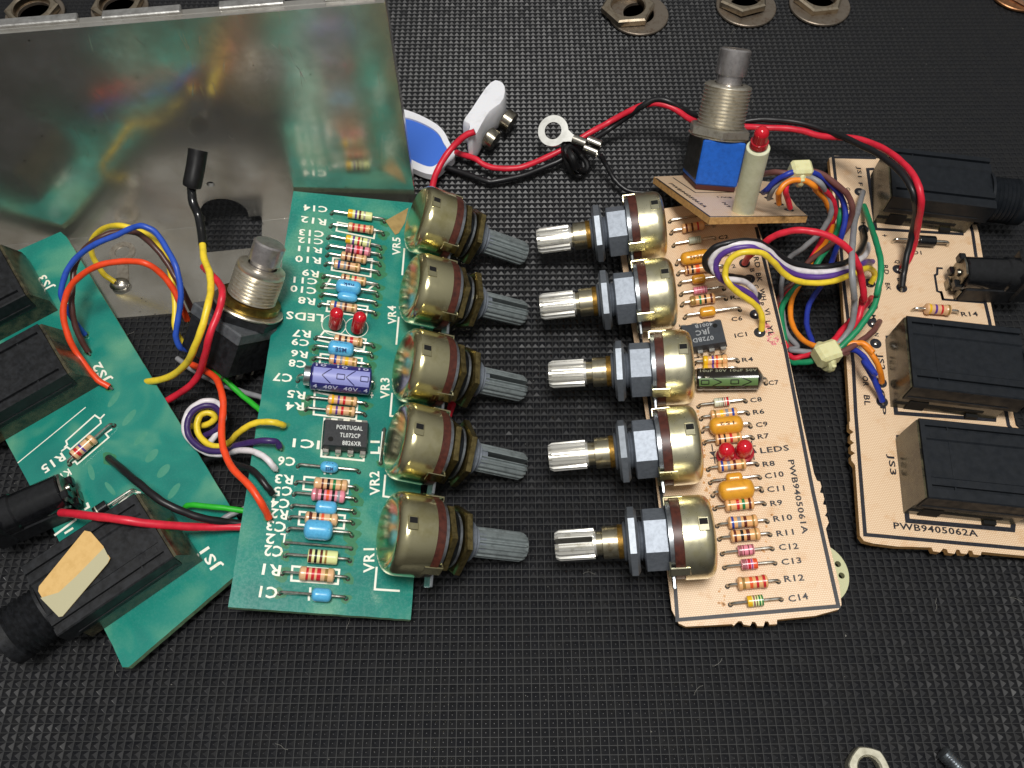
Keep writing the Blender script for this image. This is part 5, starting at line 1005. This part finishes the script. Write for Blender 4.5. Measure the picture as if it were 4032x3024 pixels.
wire('green', 'J 1900,200,22 1880,330,20 1860,440,17 1790,570,14 1700,700,11 1560,900,8 1440,1010,6.5 1340,1130,6 1285,1300,5.5 K 1190,280,5 1290,330,6 1440,310,8 1560,280,9 1680,220,10 O 170,720,11 260,640,12 370,520,13 470,390,14 550,260,15 590,100,16 N 572,1600,17 610,1420,19 612,1280,19 580,1120,17 535,980,14 490,840,10 440,700,6.5', 'green wire curving in front of the cream socket board pads', 0.68)
wire('grey', 'N 430,560,6.5 405,650,10 370,780,14 340,900,19 325,1080,24 315,1250,26 325,1450,25 340,1640,21 O 340,180,19 340,330,16 310,470,13 240,590,11 150,670,10 40,740,10', 'grey wire hanging over the ribbon wires', 0.68)
wire('red', 'O 520,190,6.8 470,240,9 400,330,9 300,430,9 200,540,9.5 120,640,10 40,700,10', 'short red wire tucked under the green one', 0.7)
def tie(t, x, y, z, r, label, ang):
    c = W(P(t, x, y), z); F = Frame(c, Vector((math.cos(ang), math.sin(ang), 0)), Vector((-math.sin(ang), math.cos(ang), 0)))
    th = thing('cable_tie', F, label, 'cable tie', 'yellowed cable ties on the wire bundle')
    m = MB(); m.box(-r*.95, r*.95, -r*.8, r*.8, -r*.7, r*.75, 0, None, r*.24); part('tie_head', m, M_NYLON, th)
    m = MB(); m.tube([(0, r*1.0*math.cos(a*math.pi/8), -r*.5+r*.75*math.sin(a*math.pi/8)) for a in range(17)], r*.32, 8); m.box(-.5, .4, -r*1.25, -r*.7, -.6, .2, 0, None, .15); part('tie_strap', m, M_NYLON, th)
tie('R', 1742, 1352, 32.5, 2.35, 'yellowed cable tie on the wire bundle beside the red light spacer', .05)
tie('K', 1570, 240, 10.5, 2.9, 'yellowed cable tie on the wire bundle between the two cream boards', .35)

# ------------------------------------------------------------------ tape, nuts, washers and the rest of the loose parts
def tape():
    lo = [JF.loc(P('V', *p), 9.85).xy for p in [(318,640),(690,185),(740,195),(845,315),(860,370),(885,385),(900,410),(880,450),(510,885),(480,890),(350,745),(312,680)]]
    c = sum(lo, Vector((0,0)))/len(lo); m = MB(); m.prism([[tuple(p) for p in lo]], 9.72, 9.86)
    cr = [JF.loc(P('V', *p), 9.87).xy for p in [(330,735),(480,690),(620,560),(845,330),(850,325),(885,395),(895,410),(880,450),(510,885),(480,890)]]
    m.v = [JF.world(v) for v in m.v]; o = solo('tape_strip', m, M_TAPE, 'torn masking tape strip stuck on the black jack socket', 'tape')
    q = MB(); q.prism([[tuple(p) for p in cr]], 9.865, 9.885); q.v = [JF.world(v)-Vector(o.location)/S for v in q.v]; part('clean_area', q, mat('pale_tape', 'B7B190', .75, bump=(20, .3)), o)
tape()
def nut_washer(px, py, wr, wi, hr, hi, off, label, rot, tilt=0, mw=None, rusty=True):
    c = W((px, py), .5); F = Frame(c, (math.cos(rot), math.sin(rot), 0), (-math.sin(rot), math.cos(rot), 0)); mm = mw or mat('rusted_washer', '92877A', .42, metal=.8, noise=(7, '6B5442', .5, .8), bump=(30, .4))
    t = thing('nut_and_washer', F, label, 'nut', 'nuts with washers along the top of the mat')
    m = MB(); m.lathe([(0, wi), (0, wr-.2), (.2, wr), (.7, wr), (.9, wr-.2), (.9, wi), (0, wi)], Matrix.Identity(4), 48); part('washer', m, mm, t)
    M = Matrix.Translation(Vector((off[0], off[1], .95))) @ Matrix.Rotation(tilt, 4, 'X'); m = MB(); Rc = hr
    m.lathe([(0, hi), (0, Rc-.5), (.4, Rc), (1.8, Rc), (2.2, Rc-.5), (2.2, hi+.3), (1.9, hi), (0, hi)], M, 6, phase=.3)
    m = MB(); seg = 48; vs = []; 
    def hx(a, R): a = (a % (math.pi/3))-math.pi/6; return R*math.cos(math.pi/6)/math.cos(a)
    prof = [(0, 'i', hi), (0, 'o', -.4), (.35, 'o', 0), (1.9, 'o', 0), (2.3, 'o', -.55), (2.3, 'i', hi+.35), (1.95, 'i', hi)]
    n = len(prof)
    for z, k, v in prof:
        for j in range(seg):
            a = 2*math.pi*j/seg; r = v if k == 'i' else hx(a, Rc)+v; vs.append((r*math.cos(a), r*math.sin(a), z))
    fs = [(i*seg+j, i*seg+(j+1) % seg, ((i+1) % n)*seg+(j+1) % seg, ((i+1) % n)*seg+j) for i in range(n) for j in range(seg)]
    m.add(vs, fs, 0, M); part('hex_nut', m, mat('tarnished_nut', 'C0B29C', .3, metal=1, noise=(6, '85694A', .5, .8)) if rusty else M_CHROME, t)
nut_washer(2513, 62, 8.9, 4.6, 8.0, 4.9, (-3.2, 1.2), 'tarnished hex nut shifted off its washer, first from the left at the top right', .1)
nut_washer(2936, 30, 8.9, 4.6, 7.6, 5.0, (-.6, 1.6), 'tarnished hex nut on a rusty washer above the foot switch', .35, -.08)
nut_washer(3225, 25, 9.0, 4.8, 7.6, 5.0, (-.2, 1.8), 'tarnished hex nut on the rusty washer right of the foot switch', .15, .06)
nut_washer(4010, -30, 9.2, 4.8, 8.2, 5.0, (1.5, -.5), 'bright hex nut on a coppery washer at the top right corner', .25, 0, mat('copper_washer', 'B0805A', .4, metal=.9, noise=(7, '7A5238', .4, .7)), False)
nut_washer(142, 62, 8.6, 4.8, 7.8, 5.2, (0, 0), 'nut behind the metal panel edge, nearer the corner', .2, 0)
nut_washer(475, 40, 8.4, 4.8, 7.6, 5.2, (0, 0), 'nut behind the metal panel edge, farther from the corner', .4, 0)
c = W((3408, 3028), .4); F = Frame(c, (1,0,0), (0,1,0)); t = thing('flat_nut', F, 'pale hex nut cut off by the bottom edge of the picture', 'nut')
m = MB(); n = 6; Rr = 3.9
prof = [(0, 'i', 2.0), (0, 'o', 0), (2.0, 'o', 0), (2.2, 'o', -.2), (2.2, 'i', 2.35), (1.8, 'i', 2.0)]; seg = 36; vs = []
for z, k, v in prof:
    for j in range(seg):
        a = 2*math.pi*j/seg; r = v if k == 'i' else (Rr+v)*math.cos(math.pi/6)/math.cos(((a+.2) % (math.pi/3))-math.pi/6)*.6+(Rr+v)*.4; vs.append((r*math.cos(a), r*math.sin(a), z))
N_ = len(prof); fs = [(i*seg+j, i*seg+(j+1) % seg, ((i+1) % N_)*seg+(j+1) % seg, ((i+1) % N_)*seg+j) for i in range(N_) for j in range(seg)]
m.add(vs, fs); part('hex_ring', m, mat('pale_zinc', 'CFCBB8', .4, metal=.8, noise=(6, 'A9A592', .4, .7)), t)
m = MB(); pr = []; k = 0
while k < 10: pr += [(k, 1.55), (k+.25, 1.25)]; k += .5
A = W((3715, 2962), 2.2); B = W((3800, 3050), 1.8); M = axisM(A, B, (0,0,1)); m.lathe([(-.2, 1.0)]+pr, M, 24); solo('screw', m, M_PLATE, 'steel screw tip at the bottom edge beside the pale nut', 'screw', angle=50)
# translucent disc under the corner of the long cream board
c = W(P('M', 1440, 1075), 1.2); F = Frame(c, (1,0,0), (0,1,0)); t = thing('plastic_disc', F, 'pale yellowish plastic disc peeping from under the cream board corner', 'disc')
hs = [rounded(5.0*math.cos(a), 5.0*math.sin(a), .65, 10) for a in (-.1, .38, 1.05, 1.75)]
m = MB(); m.prism([rounded(0, 0, 6.5, 48)]+hs, 0, 1.6); part('disc', m, mat('aged_clear_plastic', 'C9C9A0', .35, coat=.3, sss=.2), t)

def residue(bd, fr, plist, m_, rmin, rmax, seed):
    rnd = random.Random(seed); q = MB()
    for i, p in enumerate(plist):
        c = fr.loc(p); r = rnd.uniform(rmin, rmax); ph = rnd.uniform(0, 6)
        q.prism([[(c.x+r*(1+.22*math.sin(2*a+ph)+.12*math.sin(5*a))*math.cos(a), c.y+r*(1+.2*math.sin(3*a+ph))*math.sin(a)*.9) for a in [k*math.pi/8 for k in range(16)]]], -.3, .002+.0003*(i % 20))
    part('flux_residue', q, m_, bd, kind='stuff')
gp = []
for t, l in (('A', [(1592,325),(1580,455),(1555,600),(1553,683),(1545,770),(1537,860),(1530,990),(1520,1080),(1510,1170),(1500,1270),(1480,1600),(965,890),(955,990),(945,1080)]), ('B', [(1465,405),(1440,508),(1405,590),(870,325),(868,430),(808,835),(785,945),(1408,900),(565,1105),(520,1322),(1552,1490)]), ('C', [(1305,200),(1300,315),(1285,440),(1270,550),(1258,675),(1250,805),(1238,932),(1218,1115),(1200,1315),(590,750),(578,880),(548,1062),(520,1262),(410,480)])):
    gp += [P(t, *p) for p in l]
residue(GB, GF, gp, mat('olive_flux', '2E7450', .3, coat=.4, noise=(10, '3F8058', .4, .7)), 1.0, 1.7, 5)
residue(JB, JF, [P('T',695,1075), P('T',718,1215), P('T',890,1505), P('U',890,632), P('U',485,1075)], mat('olive_flux', '2E7450', .3), .9, 1.5, 8)
q = MB()
for i, (x, y, a, ln, wd_) in enumerate([(930,150,-.95,4.2,1.5),(1055,300,-.9,4.4,1.6),(1150,470,-.8,3.9,1.5),(1240,610,-.85,3.5,1.9),(1335,735,-.85,3.5,1.9),(1420,900,-.95,3.9,1.5),(745,745,1.3,4,1.2),(900,880,.9,4,1.0)]):
    c = JF.loc(P('U', x, y)); e = JF.loc(P('U', x+60*math.cos(a), y+60*math.sin(a))); d = (e-c); d.normalize(); n_ = Vector((-d.y, d.x, 0))
    q.prism([[tuple((c+d*ln*.5*math.cos(k*math.pi/12)+n_*wd_*.5*math.sin(k*math.pi/12)).xy) for k in range(24)]], -.3, .004+.0004*i)
part('copper_track', q, mat('track_under_mask', '4C937C', .25, coat=.4, noise=(5, '3C8C74', .4, .7)), JB, kind='stuff')
rnd = random.Random(11); q = MB()
for _ in range(420):
    x, y = rnd.uniform(-125, 125), rnd.uniform(-80, 128); r = rnd.uniform(.05, .16) if rnd.random() < .93 else rnd.uniform(.16, .26); z = rnd.uniform(.05, .42)
    vs = [(x+r*rnd.uniform(.6, 1.3)*math.cos(k*2.1), y+r*rnd.uniform(.6, 1.3)*math.sin(k*2.1), z) for k in range(3)]+[(x, y, z+r)]
    q.add(vs, [(0,1,3),(1,2,3),(2,0,3),(2,1,0)])
for _ in range(26):
    x, y = rnd.uniform(-110, 110), rnd.uniform(-78, 120); a = rnd.uniform(0, 6.28); p = [Vector((x, y, .5))]
    for k in range(5): a += rnd.uniform(-.5, .5); p.append(p[-1]+Vector((.55*math.cos(a), .55*math.sin(a), rnd.uniform(-.08, .08))))
    q.tube(p, .022, 4)
o = part('dust', q, mat('pale_dust', '9C9A92', .8), None, kind='stuff'); o['label'] = 'pale dust grains and lint scattered on the rubber mat'
